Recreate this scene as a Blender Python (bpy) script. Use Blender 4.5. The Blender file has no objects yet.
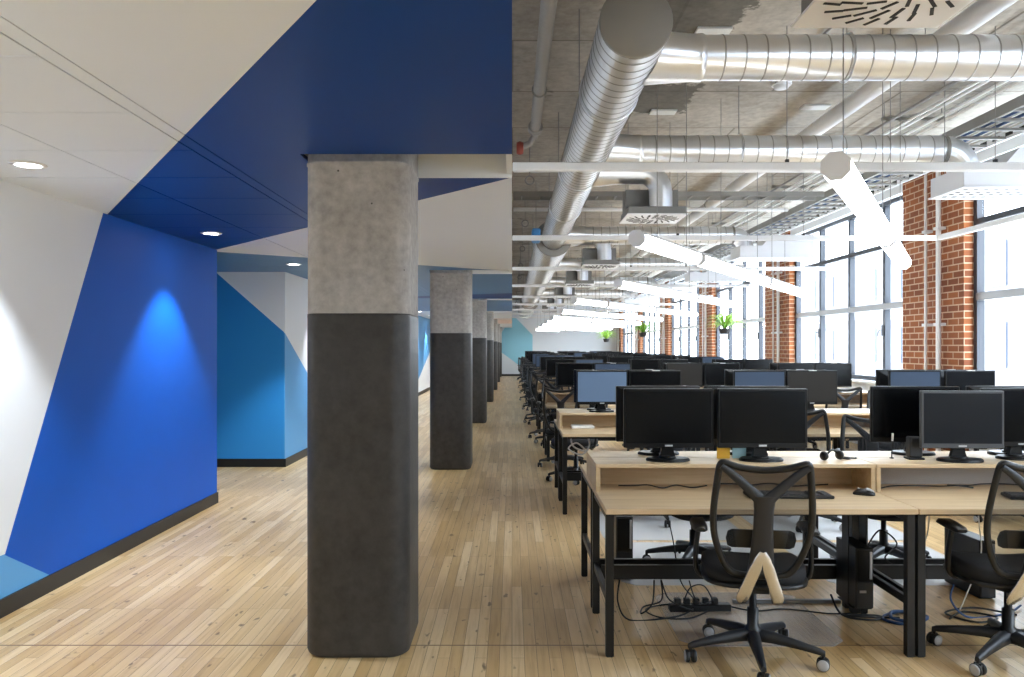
import bpy, bmesh, math, random
from mathutils import Vector, Matrix
random.seed(7)
R = math.radians
C = bpy.context.scene.collection
F, CX, HY, H = 780.0, 512.0, 346.0, 1.55          # focal length in px, vanishing point, eye height

# ------------------------------------------------------------------ materials
def new_mat(name):
    m = bpy.data.materials.new(name); m.use_nodes = True
    nt = m.node_tree
    return m, nt, nt.nodes['Principled BSDF']

def srgb(r, g, b):
    f = lambda c: (c/255/12.92) if c/255 <= .04045 else ((c/255+.055)/1.055)**2.4
    return (f(r), f(g), f(b), 1)

def plain(name, col, rough=.5, metal=0.0, spec=.5, noise=0.0, nscale=20, bump=0.0, coat=0.0):
    m, nt, b = new_mat(name)
    b.inputs['Base Color'].default_value = col
    b.inputs['Roughness'].default_value = rough
    b.inputs['Metallic'].default_value = metal
    b.inputs['Specular IOR Level'].default_value = spec
    b.inputs['Coat Weight'].default_value = coat
    tc = nt.nodes.new('ShaderNodeTexCoord')
    nz = nt.nodes.new('ShaderNodeTexNoise'); nz.inputs['Scale'].default_value = nscale; nz.inputs['Detail'].default_value = 4
    nt.links.new(tc.outputs['Object'], nz.inputs['Vector'])
    if noise > 0:
        mr = nt.nodes.new('ShaderNodeMapRange')
        mr.inputs['To Min'].default_value = 1-noise; mr.inputs['To Max'].default_value = 1+noise
        nt.links.new(nz.outputs['Fac'], mr.inputs['Value'])
        vm = nt.nodes.new('ShaderNodeVectorMath'); vm.operation = 'SCALE'
        vm.inputs[0].default_value = col[:3]
        nt.links.new(mr.outputs['Result'], vm.inputs['Scale'])
        nt.links.new(vm.outputs['Vector'], b.inputs['Base Color'])
    if bump > 0:
        bp = nt.nodes.new('ShaderNodeBump'); bp.inputs['Strength'].default_value = bump; bp.inputs['Distance'].default_value = .01
        nt.links.new(nz.outputs['Fac'], bp.inputs['Height']); nt.links.new(bp.outputs['Normal'], b.inputs['Normal'])
    return m

def ramp(nt, fac, stops):
    r = nt.nodes.new('ShaderNodeValToRGB')
    e = r.color_ramp.elements
    while len(e) < len(stops): e.new(.5)
    for el, (p, c) in zip(e, stops): el.position = p; el.color = c
    nt.links.new(fac, r.inputs['Fac']); return r.outputs['Color']

def mixc(nt, fac, a, b, mode='MIX'):
    m = nt.nodes.new('ShaderNodeMix'); m.data_type = 'RGBA'; m.blend_type = mode
    for s, v in ((m.inputs['Factor'], fac), (m.inputs[6], a), (m.inputs[7], b)):
        if hasattr(v, 'node'): nt.links.new(v, s)
        else: s.default_value = v
    return m.outputs[2]

def coords(nt, scale=(1,1,1), kind='Object', rot=(0,0,0)):
    tc = nt.nodes.new('ShaderNodeTexCoord'); mp = nt.nodes.new('ShaderNodeMapping')
    mp.inputs['Scale'].default_value = scale; mp.inputs['Rotation'].default_value = rot
    nt.links.new(tc.outputs[kind], mp.inputs['Vector']); return mp.outputs['Vector']

def noise(nt, vec, scale, detail=4, rough=.55):
    n = nt.nodes.new('ShaderNodeTexNoise'); n.inputs['Scale'].default_value = scale
    n.inputs['Detail'].default_value = detail; n.inputs['Roughness'].default_value = rough
    nt.links.new(vec, n.inputs['Vector']); return n.outputs['Fac']

def mat_floor():
    m, nt, b = new_mat('maple_boards')
    v = coords(nt, rot=(0,0,R(90)))                 # boards run along Y
    br = nt.nodes.new('ShaderNodeTexBrick'); nt.links.new(v, br.inputs['Vector'])
    br.inputs['Scale'].default_value = 1; br.inputs['Brick Width'].default_value = 1.15; br.inputs['Row Height'].default_value = .062
    br.inputs['Mortar Size'].default_value = .0011; br.inputs['Mortar Smooth'].default_value = .2; br.inputs['Bias'].default_value = -.1
    br.offset = .37; br.offset_frequency = 3
    br.inputs['Color1'].default_value = (0,0,0,1); br.inputs['Color2'].default_value = (1,1,1,1); br.inputs['Mortar'].default_value = (.5,.5,.5,1)
    sep = nt.nodes.new('ShaderNodeSeparateColor'); nt.links.new(br.outputs['Color'], sep.inputs['Color'])
    board = ramp(nt, sep.outputs['Red'], [(0, FLOOR_C[0]), (.35, FLOOR_C[1]), (.7, FLOOR_C[2]), (1, FLOOR_C[3])])
    g = noise(nt, coords(nt, (26, 1.1, 1)), 1.6, 6, .62)
    grain = ramp(nt, g, [(.32, (.64,.53,.41,1)), (.54, (1,1,1,1)), (.75, (1.0,.97,.92,1))])
    c1 = mixc(nt, .55, board, grain, 'MULTIPLY')
    big = noise(nt, coords(nt, (1.3, .5, 1)), 1.4, 3)
    c2 = mixc(nt, .5, c1, ramp(nt, big, [(.3, (.78,.70,.60,1)), (.65, (1,1,1,1))]), 'MULTIPLY')
    kn = noise(nt, coords(nt, (13, 5, 1)), 1.3, 2)
    c3 = mixc(nt, ramp(nt, kn, [(.66, (0,0,0,1)), (.72, (.75,.75,.75,1))]), c2, srgb(96,70,46))
    c4 = mixc(nt, br.outputs['Fac'], c3, srgb(112,84,56))
    # cross joint where two floor fields meet
    sx = nt.nodes.new('ShaderNodeSeparateXYZ'); nt.links.new(coords(nt), sx.inputs[0])
    su = nt.nodes.new('ShaderNodeMath'); su.operation = 'SUBTRACT'; nt.links.new(sx.outputs['Y'], su.inputs[0]); su.inputs[1].default_value = 4.04
    ab = nt.nodes.new('ShaderNodeMath'); ab.operation = 'ABSOLUTE'; nt.links.new(su.outputs[0], ab.inputs[0])
    lt = nt.nodes.new('ShaderNodeMath'); lt.operation = 'LESS_THAN'; nt.links.new(ab.outputs[0], lt.inputs[0]); lt.inputs[1].default_value = .006
    c5 = mixc(nt, lt.outputs[0], c4, srgb(120,92,62))
    nt.links.new(c5, b.inputs['Base Color'])
    rr = nt.nodes.new('ShaderNodeMapRange'); rr.inputs['To Min'].default_value = .285; rr.inputs['To Max'].default_value = .36
    nt.links.new(big, rr.inputs['Value']); nt.links.new(rr.outputs['Result'], b.inputs['Roughness'])
    b.inputs['Specular IOR Level'].default_value = .65
    bp = nt.nodes.new('ShaderNodeBump'); bp.inputs['Strength'].default_value = .08; bp.inputs['Distance'].default_value = .002; bp.invert = True
    nt.links.new(br.outputs['Fac'], bp.inputs['Height']); nt.links.new(bp.outputs['Normal'], b.inputs['Normal'])
    return m

FLOOR_C = [srgb(202,169,117), srgb(215,184,134), srgb(223,194,147), srgb(232,208,167)]

def mat_wood(name, base, dark, along='x'):
    m, nt, b = new_mat(name)
    sc = (1.2, 22, 22) if along == 'x' else (22, 1.2, 22)
    g = noise(nt, coords(nt, sc), 1.5, 5, .6)
    nt.links.new(ramp(nt, g, [(.3, dark), (.6, base)]), b.inputs['Base Color'])
    b.inputs['Roughness'].default_value = .42
    return m

def mat_brick():
    m, nt, b = new_mat('red_brick')
    sx = nt.nodes.new('ShaderNodeSeparateXYZ'); nt.links.new(coords(nt), sx.inputs[0])
    ad = nt.nodes.new('ShaderNodeMath'); ad.operation = 'ADD'; nt.links.new(sx.outputs['X'], ad.inputs[0]); nt.links.new(sx.outputs['Y'], ad.inputs[1])
    cb = nt.nodes.new('ShaderNodeCombineXYZ'); nt.links.new(ad.outputs[0], cb.inputs['X']); nt.links.new(sx.outputs['Z'], cb.inputs['Y'])
    br = nt.nodes.new('ShaderNodeTexBrick'); nt.links.new(cb.outputs[0], br.inputs['Vector'])
    br.inputs['Scale'].default_value = 1; br.inputs['Brick Width'].default_value = .23; br.inputs['Row Height'].default_value = .082
    br.inputs['Mortar Size'].default_value = .008; br.inputs['Mortar Smooth'].default_value = .1
    br.inputs['Color1'].default_value = srgb(158,88,36); br.inputs['Color2'].default_value = srgb(126,63,26); br.inputs['Mortar'].default_value = srgb(208,178,150)
    n = noise(nt, coords(nt), 9, 4)
    nt.links.new(mixc(nt, .5, br.outputs['Color'], ramp(nt, n, [(.3, (.72,.68,.66,1)), (.7, (1,1,1,1))]), 'MULTIPLY'), b.inputs['Base Color'])
    b.inputs['Roughness'].default_value = .75
    bp = nt.nodes.new('ShaderNodeBump'); bp.inputs['Strength'].default_value = .5; bp.inputs['Distance'].default_value = .008; bp.invert = True
    nt.links.new(br.outputs['Fac'], bp.inputs['Height']); nt.links.new(bp.outputs['Normal'], b.inputs['Normal'])
    return m

def mat_concrete(name, lo, hi, board=False, rough=.85, pits=True, scale=1.0):
    m, nt, b = new_mat(name)
    n1 = noise(nt, coords(nt), 1.7*scale, 6, .6)
    n2 = noise(nt, coords(nt), 14*scale, 5, .6)
    c = mixc(nt, .5, ramp(nt, n1, [(.3, lo), (.7, hi)]), ramp(nt, n2, [(.3, lo), (.7, hi)]))
    if pits:
        vo = nt.nodes.new('ShaderNodeTexVoronoi'); vo.inputs['Scale'].default_value = 9; nt.links.new(coords(nt), vo.inputs['Vector'])
        c = mixc(nt, ramp(nt, vo.outputs['Distance'], [(.035, (1,1,1,1)), (.055, (0,0,0,1))]), c, (lo[0]*.35, lo[1]*.35, lo[2]*.35, 1))
    if board:        # formwork joints and stained patches
        br = nt.nodes.new('ShaderNodeTexBrick'); nt.links.new(coords(nt), br.inputs['Vector'])
        br.inputs['Scale'].default_value = 1; br.inputs['Brick Width'].default_value = 2.4; br.inputs['Row Height'].default_value = 1.2
        br.inputs['Mortar Size'].default_value = .012; br.inputs['Color1'].default_value = (1,1,1,1); br.inputs['Color2'].default_value = (.8,.79,.77,1); br.inputs['Mortar'].default_value = (.45,.43,.4,1)
        c = mixc(nt, .9, c, br.outputs['Color'], 'MULTIPLY')
        n3 = noise(nt, coords(nt), .9, 5, .65)
        c = mixc(nt, ramp(nt, n3, [(.635, (0,0,0,1)), (.675, (.8,.8,.8,1))]), c, srgb(84,79,72))
    if board:
        def mth(op, x, y=None):
            q = nt.nodes.new('ShaderNodeMath'); q.operation = op
            for i, v in enumerate((x, y)):
                if v is None: continue
                if hasattr(v, 'node'): nt.links.new(v, q.inputs[i])
                else: q.inputs[i].default_value = v
            return q.outputs[0]
        sx = nt.nodes.new('ShaderNodeSeparateXYZ'); nt.links.new(coords(nt), sx.inputs[0])
        rag = noise(nt, coords(nt), 7, 5, .7)
        for cx_, cy_, hx_, hy_ in ((1.27, 5.52, .40, .34), (1.40, 7.42, .33, .44), (2.55, 5.0, .22, .3)):
            d_ = mth('MAXIMUM', mth('DIVIDE', mth('ABSOLUTE', mth('SUBTRACT', sx.outputs['X'], cx_)), hx_), mth('DIVIDE', mth('ABSOLUTE', mth('SUBTRACT', sx.outputs['Y'], cy_)), hy_))
            e_ = mth('ADD', d_, mth('MULTIPLY', mth('SUBTRACT', rag, .5), 1.1))
            c = mixc(nt, ramp(nt, e_, [(.92, (.85,.85,.85,1)), (1.0, (0,0,0,1))]), c, mixc(nt, n2, srgb(70,68,60), srgb(120,114,104)))
    nt.links.new(c, b.inputs['Base Color']); b.inputs['Roughness'].default_value = rough
    bp = nt.nodes.new('ShaderNodeBump'); bp.inputs['Strength'].default_value = .25; bp.inputs['Distance'].default_value = .01
    nt.links.new(n2, bp.inputs['Height']); nt.links.new(bp.outputs['Normal'], b.inputs['Normal'])
    return m

def mat_emit(name, col, s):
    m, nt, b = new_mat(name)
    b.inputs['Base Color'].default_value = (.9,.9,.9,1)
    b.inputs['Emission Color'].default_value = col; b.inputs['Emission Strength'].default_value = s
    return m

def mat_glass():
    m, nt, b = new_mat('window_glass'); nt.nodes.remove(b)
    out = nt.nodes['Material Output']
    t = nt.nodes.new('ShaderNodeBsdfTransparent'); t.inputs['Color'].default_value = (.97,.99,1,1)
    g = nt.nodes.new('ShaderNodeBsdfGlossy'); g.inputs['Roughness'].default_value = .02
    fr = nt.nodes.new('ShaderNodeLayerWeight'); fr.inputs['Blend'].default_value = .3
    pw = nt.nodes.new('ShaderNodeMath'); pw.operation = 'MULTIPLY'; pw.inputs[1].default_value = .12; nt.links.new(fr.outputs['Facing'], pw.inputs[0])
    mx = nt.nodes.new('ShaderNodeMixShader')
    nt.links.new(pw.outputs[0], mx.inputs[0]); nt.links.new(t.outputs[0], mx.inputs[1]); nt.links.new(g.outputs[0], mx.inputs[2]); nt.links.new(mx.outputs[0], out.inputs['Surface'])
    return m

def mat_mesh():
    m, nt, b = new_mat('chair_mesh')
    b.inputs['Base Color'].default_value = (.013,.015,.019,1); b.inputs['Roughness'].default_value = .8
    t = nt.nodes.new('ShaderNodeBsdfTransparent'); mx = nt.nodes.new('ShaderNodeMixShader'); mx.inputs[0].default_value = .58
    nt.links.new(t.outputs[0], mx.inputs[1]); nt.links.new(b.outputs[0], mx.inputs[2]); nt.links.new(mx.outputs[0], nt.nodes['Material Output'].inputs['Surface'])
    return m

def mat_mat(f):
    m, nt, b = new_mat('frosted_vinyl')
    b.inputs['Base Color'].default_value = srgb(236,238,240); b.inputs['Roughness'].default_value = .3; b.inputs['Specular IOR Level'].default_value = .7
    t = nt.nodes.new('ShaderNodeBsdfTransparent'); mx = nt.nodes.new('ShaderNodeMixShader'); mx.inputs[0].default_value = f
    nt.links.new(t.outputs[0], mx.inputs[1]); nt.links.new(b.outputs[0], mx.inputs[2]); nt.links.new(mx.outputs[0], nt.nodes['Material Output'].inputs['Surface'])
    return m
def mat_screen(name, col, rough):
    return plain(name, col, rough, spec=.15)

MAT = dict(
    mat=mat_mat(.24), mat_glare=mat_mat(.62), floor=mat_floor(), brick=mat_brick(), glass=mat_glass(), chair_mesh=mat_mesh(),  # the whiter vinyl carries floor glare in its colour
    slab=mat_concrete('slab_concrete', srgb(150,142,131), srgb(208,200,188), board=True, pits=False),
    col_raw=mat_concrete('column_concrete', srgb(132,131,129), srgb(190,188,185), scale=1.6),
    col_dark=mat_concrete('column_charcoal', srgb(34,34,34), srgb(66,65,64), rough=.5, pits=False, scale=1.5),
    white_paint=plain('white_paint', srgb(230,235,241), .55, noise=.012, nscale=3),
    off_white=plain('off_white_ceiling', srgb(226,235,248), .6, noise=.012, nscale=3),
    blue_paint=plain('cobalt_paint', srgb(0,85,190), .5, spec=.2, noise=.03, nscale=3),
    navy_paint=plain('navy_paint', srgb(0,61,141), .45, spec=.22, noise=.03, nscale=2),
    sky_paint=plain('sky_blue_paint', srgb(86,160,220), .5, noise=.02, nscale=3),
    sky_paint_shaded=plain('sky_blue_paint_shaded', srgb(40,138,212), .5, noise=.02, nscale=3),  # same blue as the side wall, alcove shade put into the colour
    steel_paint=plain('steel_blue_paint', srgb(86,134,188), .5, noise=.02, nscale=3),
    aqua_paint=plain('aqua_paint', srgb(150,212,232), .5, noise=.02, nscale=3),
    pink_paint=plain('blush_paint', srgb(226,206,204), .5, noise=.02, nscale=3),
    base_black=plain('black_baseboard', srgb(18,17,17), .45, noise=.08),
    galv=plain('galvanised_steel', (.84,.86,.89,1), .30, .95, noise=.10, nscale=5),
    seam=plain('duct_seam', (.46,.46,.47,1), .45, .7), galv_dull=plain('galvanised_steel_dull', (.30,.29,.27,1), .55, .4, noise=.08, nscale=6),
    pipe_white=plain('white_pipe', srgb(236,236,236), .4, noise=.02),
    pipe_grey=plain('grey_pipe', srgb(150,148,146), .45, .3, noise=.1),
    rod=plain('threaded_rod', srgb(150,148,146), .5, .6),
    valve_red=plain('red_valve', srgb(140,58,44), .5, noise=.1),
    blue_wrap=plain('blue_wrap', srgb(70,140,205), .5, noise=.1),
    box_white=plain('white_metal', srgb(232,233,236), .4, noise=.015),
    box_grey=plain('grey_metal', srgb(134,132,128), .5, .3, noise=.05),
    slot_dark=plain('dark_slot', srgb(30,30,30), .7),
    alu=plain('anodised_aluminium', srgb(132,134,136), .4, .3, noise=.04),
    alu_dark=plain('dark_window_metal', srgb(56,59,66), .45, .1, noise=.04),
    wood=mat_wood('pale_oak_laminate', srgb(214,190,154), srgb(194,166,128)),
    wood_edge=mat_wood('oak_edge', srgb(200,175,138), srgb(180,152,114)),
    felt=plain('grey_felt', srgb(176,172,168), .9, noise=.15, nscale=160),
    steel_black=plain('black_steel', srgb(11,11,11), .42, .2, noise=.1),
    plastic=plain('black_plastic', srgb(13,13,14), .42, noise=.06, nscale=40),
    plastic_grey=plain('charcoal_plastic', srgb(34,36,40), .45, noise=.06, nscale=40),
    rubber=plain('black_rubber', srgb(22,22,22), .6),
    rim_grey=plain('light_grey_rim', srgb(176,178,182), .4),
    fabric=plain('black_fabric', srgb(22,23,26), .85, noise=.2, nscale=120),
    chrome=plain('polished_aluminium', (.74,.73,.71,1), .26, .95, noise=.03),
    bezel=plain('monitor_black', srgb(10,10,11), .35, spec=.25),
    bezel_grey=plain('grey_bezel', srgb(70,72,76), .4), screen_black=mat_screen('screen_black', srgb(6,7,9), .22),
    screen_reflect=mat_screen('screen_reflect', srgb(62,76,96), .5), screen_reflect_pale=mat_screen('screen_reflect_pale', srgb(100,122,150), .5), screen_mid=mat_screen('screen_mid', srgb(24,26,31), .35),  # sky and window reflection put into the blue-grey screen colours
    screen_brown=mat_screen('screen_taupe', srgb(44,42,40), .5),
    silver=plain('silver_badge', srgb(190,192,196), .35, .4),
    label_white=plain('white_label', srgb(232,232,230), .6),
    key=plain('grey_keys', srgb(74,76,80), .55),
    cable=plain('black_cable', srgb(20,20,21), .5),
    cable_blue=plain('blue_cable', srgb(46,76,122), .5),
    cable_white=plain('white_cable', srgb(220,220,218), .5),
    note_yellow=plain('yellow_paper', srgb(248,196,70), .7),
    note_blue=plain('pale_blue_paper', srgb(176,222,238), .7),
    leaf=plain('bright_leaf', srgb(120,178,46), .5, noise=.25, nscale=12),
    leaf_pale=plain('pale_leaf', srgb(176,210,96), .5, noise=.2, nscale=12),
    pot=plain('dark_pot', srgb(48,44,42), .5),
    tube=mat_emit('lit_diffuser', (.92,.97,1,1), 4.4),
    lens=mat_emit('downlight_lens', (1,.97,.92,1), 9.0),
    facade=plain('pale_facade', srgb(78,75,79), .8, noise=.05, nscale=2),
    facade_glass=plain('facade_window', srgb(62,69,80), .3),
)

# ------------------------------------------------------------------ mesh builder
class MB:
    def __init__(s): s.v = []; s.f = []; s.m = []; s.s = []
    def add(s, vs, fs, mat, smooth=False):
        b = len(s.v); s.v += [tuple(v) for v in vs]
        for f in fs: s.f.append(tuple(b+i for i in f)); s.m.append(mat); s.s.append(smooth)
        return s
    def box(s, x0, x1, y0, y1, z0, z1, mat, bev=0.0, seg=1):
        if bev <= 0:
            vs = [(x,y,z) for z in (z0,z1) for y in (y0,y1) for x in (x0,x1)]
            return s.add(vs, [(0,2,3,1),(4,5,7,6),(0,1,5,4),(2,6,7,3),(0,4,6,2),(1,3,7,5)], mat)
        bm = bmesh.new(); bmesh.ops.create_cube(bm, size=1)
        for v in bm.verts: v.co = Vector(((x0+x1)/2+v.co.x*(x1-x0), (y0+y1)/2+v.co.y*(y1-y0), (z0+z1)/2+v.co.z*(z1-z0)))
        bmesh.ops.bevel(bm, geom=list(bm.edges), offset=bev, segments=seg, profile=.5, affect='EDGES')
        bm.verts.index_update()
        s.add([v.co for v in bm.verts], [[v.index for v in f.verts] for f in bm.faces], mat, seg > 1); bm.free(); return s
    def prism(s, poly, axis, a, b, mat):
        """extrude a 2-D polygon along an axis between a and b"""
        def P(u, v, w): return {'z': (u,v,w), 'x': (w,u,v), 'y': (u,w,v)}[axis]
        n = len(poly)
        vs = [P(u,v,a) for u,v in poly] + [P(u,v,b) for u,v in poly]
        return s.add(vs, [tuple(range(n))[::-1], tuple(range(n,2*n))] + [(i,(i+1)%n,n+(i+1)%n,n+i) for i in range(n)], mat)
    def loft(s, secs, mat, smooth=True, closed=False, caps=True):
        n = len(secs[0]); vs = [p for q in secs for p in q]; fs = []
        L = len(secs)
        for k in range(L if closed else L-1):
            a, b = k*n, ((k+1) % L)*n
            for i in range(n): j = (i+1) % n; fs.append((a+i, a+j, b+j, b+i))
        s.add(vs, fs, mat, smooth)
        if caps and not closed:
            s.add(secs[0], [tuple(range(n))[::-1]], mat); s.add(secs[-1], [tuple(range(n))], mat)
        return s
    def tube(s, pts, r, mat, seg=8, closed=False, flat=1.0, smooth=True, up=None):
        pts = [Vector(p) for p in pts]; n = len(pts)
        rs = r if isinstance(r, (list, tuple)) else [r]*n
        tang = []
        for i in range(n):
            a = pts[(i-1) % n] if (closed or i > 0) else pts[i]; b = pts[(i+1) % n] if (closed or i < n-1) else pts[i]
            tang.append((b-a).normalized())
        nrm = Vector(up) if up else (Vector((0,0,1)) if abs(tang[0].z) < .9 else Vector((1,0,0)))
        secs = []
        for i in range(n):
            t = tang[i]; nn = nrm - t*nrm.dot(t)
            if nn.length < 1e-5: nn = t.orthogonal()
            nn.normalize(); bb = t.cross(nn)
            if not up: nrm = nn
            secs.append([pts[i] + (nn*math.cos(2*math.pi*k/seg)*flat + bb*math.sin(2*math.pi*k/seg))*rs[i] for k in range(seg)])
        return s.loft(secs, mat, smooth, closed)
    def cyl(s, p0, p1, r, mat, seg=16, r1=None): return s.tube([p0, p1], [r, r if r1 is None else r1], mat, seg)
    def lathe(s, prof, mat, o=(0,0,0), axis='z', seg=24, smooth=True, caps=True):
        secs = []
        for r, h in prof:
            q = []
            for k in range(seg):
                a = 2*math.pi*k/seg; c, d = r*math.cos(a), r*math.sin(a)
                q.append({'z': (o[0]+c, o[1]+d, o[2]+h), 'y': (o[0]+d, o[1]+h, o[2]+c), 'x': (o[0]+h, o[1]+c, o[2]+d)}[axis])
            secs.append(q)
        return s.loft(secs, mat, smooth, caps=caps)
    def xf(s, M): s.v = [tuple(M @ Vector(v)) for v in s.v]; return s
    def build(s, name, parent=None):
        keys = []
        for m in s.m:
            if m not in keys: keys.append(m)
        me = bpy.data.meshes.new(name); me.from_pydata(s.v, [], s.f)
        for k in keys: me.materials.append(MAT[k])
        me.polygons.foreach_set('material_index', [keys.index(m) for m in s.m])
        me.polygons.foreach_set('use_smooth', s.s)
        bm = bmesh.new(); bm.from_mesh(me); bmesh.ops.recalc_face_normals(bm, faces=bm.faces); bm.to_mesh(me); bm.free()
        me.update()
        o = bpy.data.objects.new(name, me); C.objects.link(o)
        if parent: o.parent = parent
        return o

def merge(mbs):
    out = MB()
    for b in mbs:
        o = len(out.v); out.v += b.v; out.f += [tuple(i+o for i in f) for f in b.f]; out.m += b.m; out.s += b.s
    return out

def tag(o, label, cat, group=None):
    o['label'] = label; o['category'] = cat
    if group: o['group'] = group
    return o
def thing(name, label, cat, loc=(0,0,0), rz=0, group=None):
    o = bpy.data.objects.new(name, None); C.objects.link(o); o.location = loc; o.rotation_euler = (0,0,rz); o.empty_display_size = .1
    return tag(o, label, cat, group)
def struct(o): o['kind'] = 'structure'; return o
KIDS = {}
def kids(o): return [c for c in bpy.data.objects if c.parent == o]
def dup(root, loc, rz, label, group=None, swap=None):
    def cp(o, parent):
        c = o.copy(); C.objects.link(c)
        if parent: c.parent = parent
        if o.name not in KIDS: KIDS[o.name] = kids(o)
        for ch in KIDS[o.name]: cp(ch, c)
        return c
    r = cp(root, None); r.location = loc; r.rotation_euler = (0,0,rz); r['label'] = label
    if group: r['group'] = group
    return r

def clip(poly, a, b, c):
    """part of a convex polygon where a*u + b*v + c >= 0"""
    out = []
    for i in range(len(poly)):
        p, q = poly[i], poly[(i+1) % len(poly)]
        dp, dq = a*p[0]+b*p[1]+c, a*q[0]+b*q[1]+c
        if dp >= 0: out.append(p)
        if (dp > 0 > dq) or (dp < 0 < dq):
            t = dp/(dp-dq); out.append((p[0]+(q[0]-p[0])*t, p[1]+(q[1]-p[1])*t))
    return out if len(out) >= 3 else []
def area(p): return abs(sum(p[i][0]*p[(i+1) % len(p)][1]-p[(i+1) % len(p)][0]*p[i][1] for i in range(len(p))))/2
ORD = ['first','second','third','fourth','fifth','sixth','seventh','eighth','ninth','tenth','eleventh','twelfth','thirteenth','fourteenth','fifteenth','sixteenth']

# ------------------------------------------------------------------ dimensions
XL, XR, XG, YN, YF = -2.92, 5.40, 5.56, -8.0, 40.2
ZC, ZS = 2.50, 3.90
BAY0, BAY = 4.18, 5.87
COLX, COLR, COL0, COLB = -.776, .259, 4.125, 5.89

# ------------------------------------------------------------------ setting
struct(MB().box(-4.7, 5.9, YN-.2, YF+.2, -.12, 0, 'floor').build('floor'))
struct(MB().box(-4.9, 5.9, YN-.2, YF+.2, ZS, ZS+.15, 'slab').build('ceiling'))

# corridor ceiling: painted panels laid in strips with open joints
c = MB()
BIG = [(-9,-9),(9,-9),(9,99),(-9,99)]
def reg(*hp):
    p = [(-9,-9),(9,-9),(9,99),(-9,99)]
    for h in hp: p = clip(p, *h) if p else p
    return p
k1, k2, k3 = 1.462, 1.13, .685
L1 = (k1, 1, -(2.14 - .535*k1)); L2 = (k2, 1, -4.4); L3 = (-k3, 1, -9.9)
neg = lambda h: (-h[0], -h[1], -h[2])
HZ = lambda y: (0, 1, -y)
L4 = (.48, 1, -14.0)
REG = [('off_white', [neg(L1)]), ('navy_paint', [L1, neg(L2)]), ('off_white', [L2, neg(L3)]), ('steel_paint', [L3, L2, neg(L4)]),
       ('navy_paint', [L4, neg(HZ(15.5))]), ('steel_paint', [L4, HZ(15.5), neg(HZ(21.2))]), ('off_white', [HZ(21.2), neg(HZ(27))]), ('pink_paint', [HZ(27), neg(HZ(33))]), ('off_white', [HZ(33)])]
cols_y = [COL0 + COLB*i for i in range(7)]
slots = [(y-.264, y+.29) for y in cols_y]
def lay(x0, x1, ys, g, z0=ZC, z1=ZC+.02):
    for y0, y1 in ys:
        cell = [(x0+g, y0+g), (x1-g, y0+g), (x1-g, y1-g), (x0+g, y1-g)]
        for mk, hp in REG:
            p = cell
            for h in hp: p = clip(p, *h) if p else p
            if p and area(p) > 1e-4: c.prism(p, 'z', z0, z1, mk)
ty = [1.94 + .615*k for k in range(-17, 63)]; ty = [YN] + [y for y in ty if YN+.2 < y < YF-.2] + [YF]
tiles = list(zip(ty, ty[1:]))
lay(XL-.05, -2.19, tiles, .0035); lay(-2.19, -1.55, tiles, .0035)
lay(-1.55, -1.472, [(YN, YF)], .0045)
lay(-1.47, -1.05, [(YN, YF)], 0)
run = [YN] + [v for s in slots for v in s] + [YF]
lay(-1.05, 0, [(run[i], run[i+1]) for i in range(0, len(run), 2)], 0)
# backing behind the joints, and the white raised pockets at the columns
lay(XL-.05, -1.47, [(YN, YF)], 0, ZC+.032, ZC+.05)
c.prism([(-4.7, 7.74), (XL-.05, 7.74), (XL-.05, 10.1), (-4.7, 10.1)], 'z', ZC, ZC+.05, 'steel_paint')
for y0, y1 in slots:
    c.box(-1.06, 0, y0-.02, y1+.02, ZC+.34, ZC+.36, 'white_paint')
    c.box(-1.05, 0, y1-.012, y1-.0006, ZC+.0005, ZC+.34, 'white_paint'); c.box(-1.06, 0, y0-.02, y0, ZC+.021, ZC+.34, 'white_paint'); c.box(-1.07, -1.0501, y0-.02, y1+.02, ZC+.02, ZC+.34, 'white_paint')
struct(c.build('ceiling_corridor'))
struct(MB().box(-.03, 0, YN, YF, ZC+.021, ZS, 'white_paint').build('wall_bulkhead'))

# left wall with its painted facets
w = MB(); w.box(XL-.16, XL-.012, YN, 7.715, 0, ZS, 'white_paint')
e1 = ((2.5-.347)/(5.57-4.49)); fl = (4.49, .347)
rect = [(YN, 0), (7.72, 0), (7.72, ZC+.03), (YN, ZC+.03)]
hb = (1.0, -1/e1, -(4.49 - .347/e1))             # beyond the slanted edge
sl = (.09-.347)/(4.95-4.49)
hl = (-sl, 1, -(.347 - sl*4.49))                 # above the pale facet
def wallpoly(b, polys, x0, x1):
    for mk, hp in polys:
        p = rect
        for h in hp: p = clip(p, *h) if p else p
        if p: b.prism(p, 'x', x0, x1, mk)
wallpoly(w, [('blue_paint', [hb, hl]), ('white_paint', [neg(hb), (-.5, -1, 4.49*.5+.347) if False else (0, 1, -.352)]), ('sky_paint', [neg(hl), hb]), ('sky_paint', [neg(hb), (0, -1, .352)])], XL-.012, XL)
struct(w.build('wall_left'))
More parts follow.
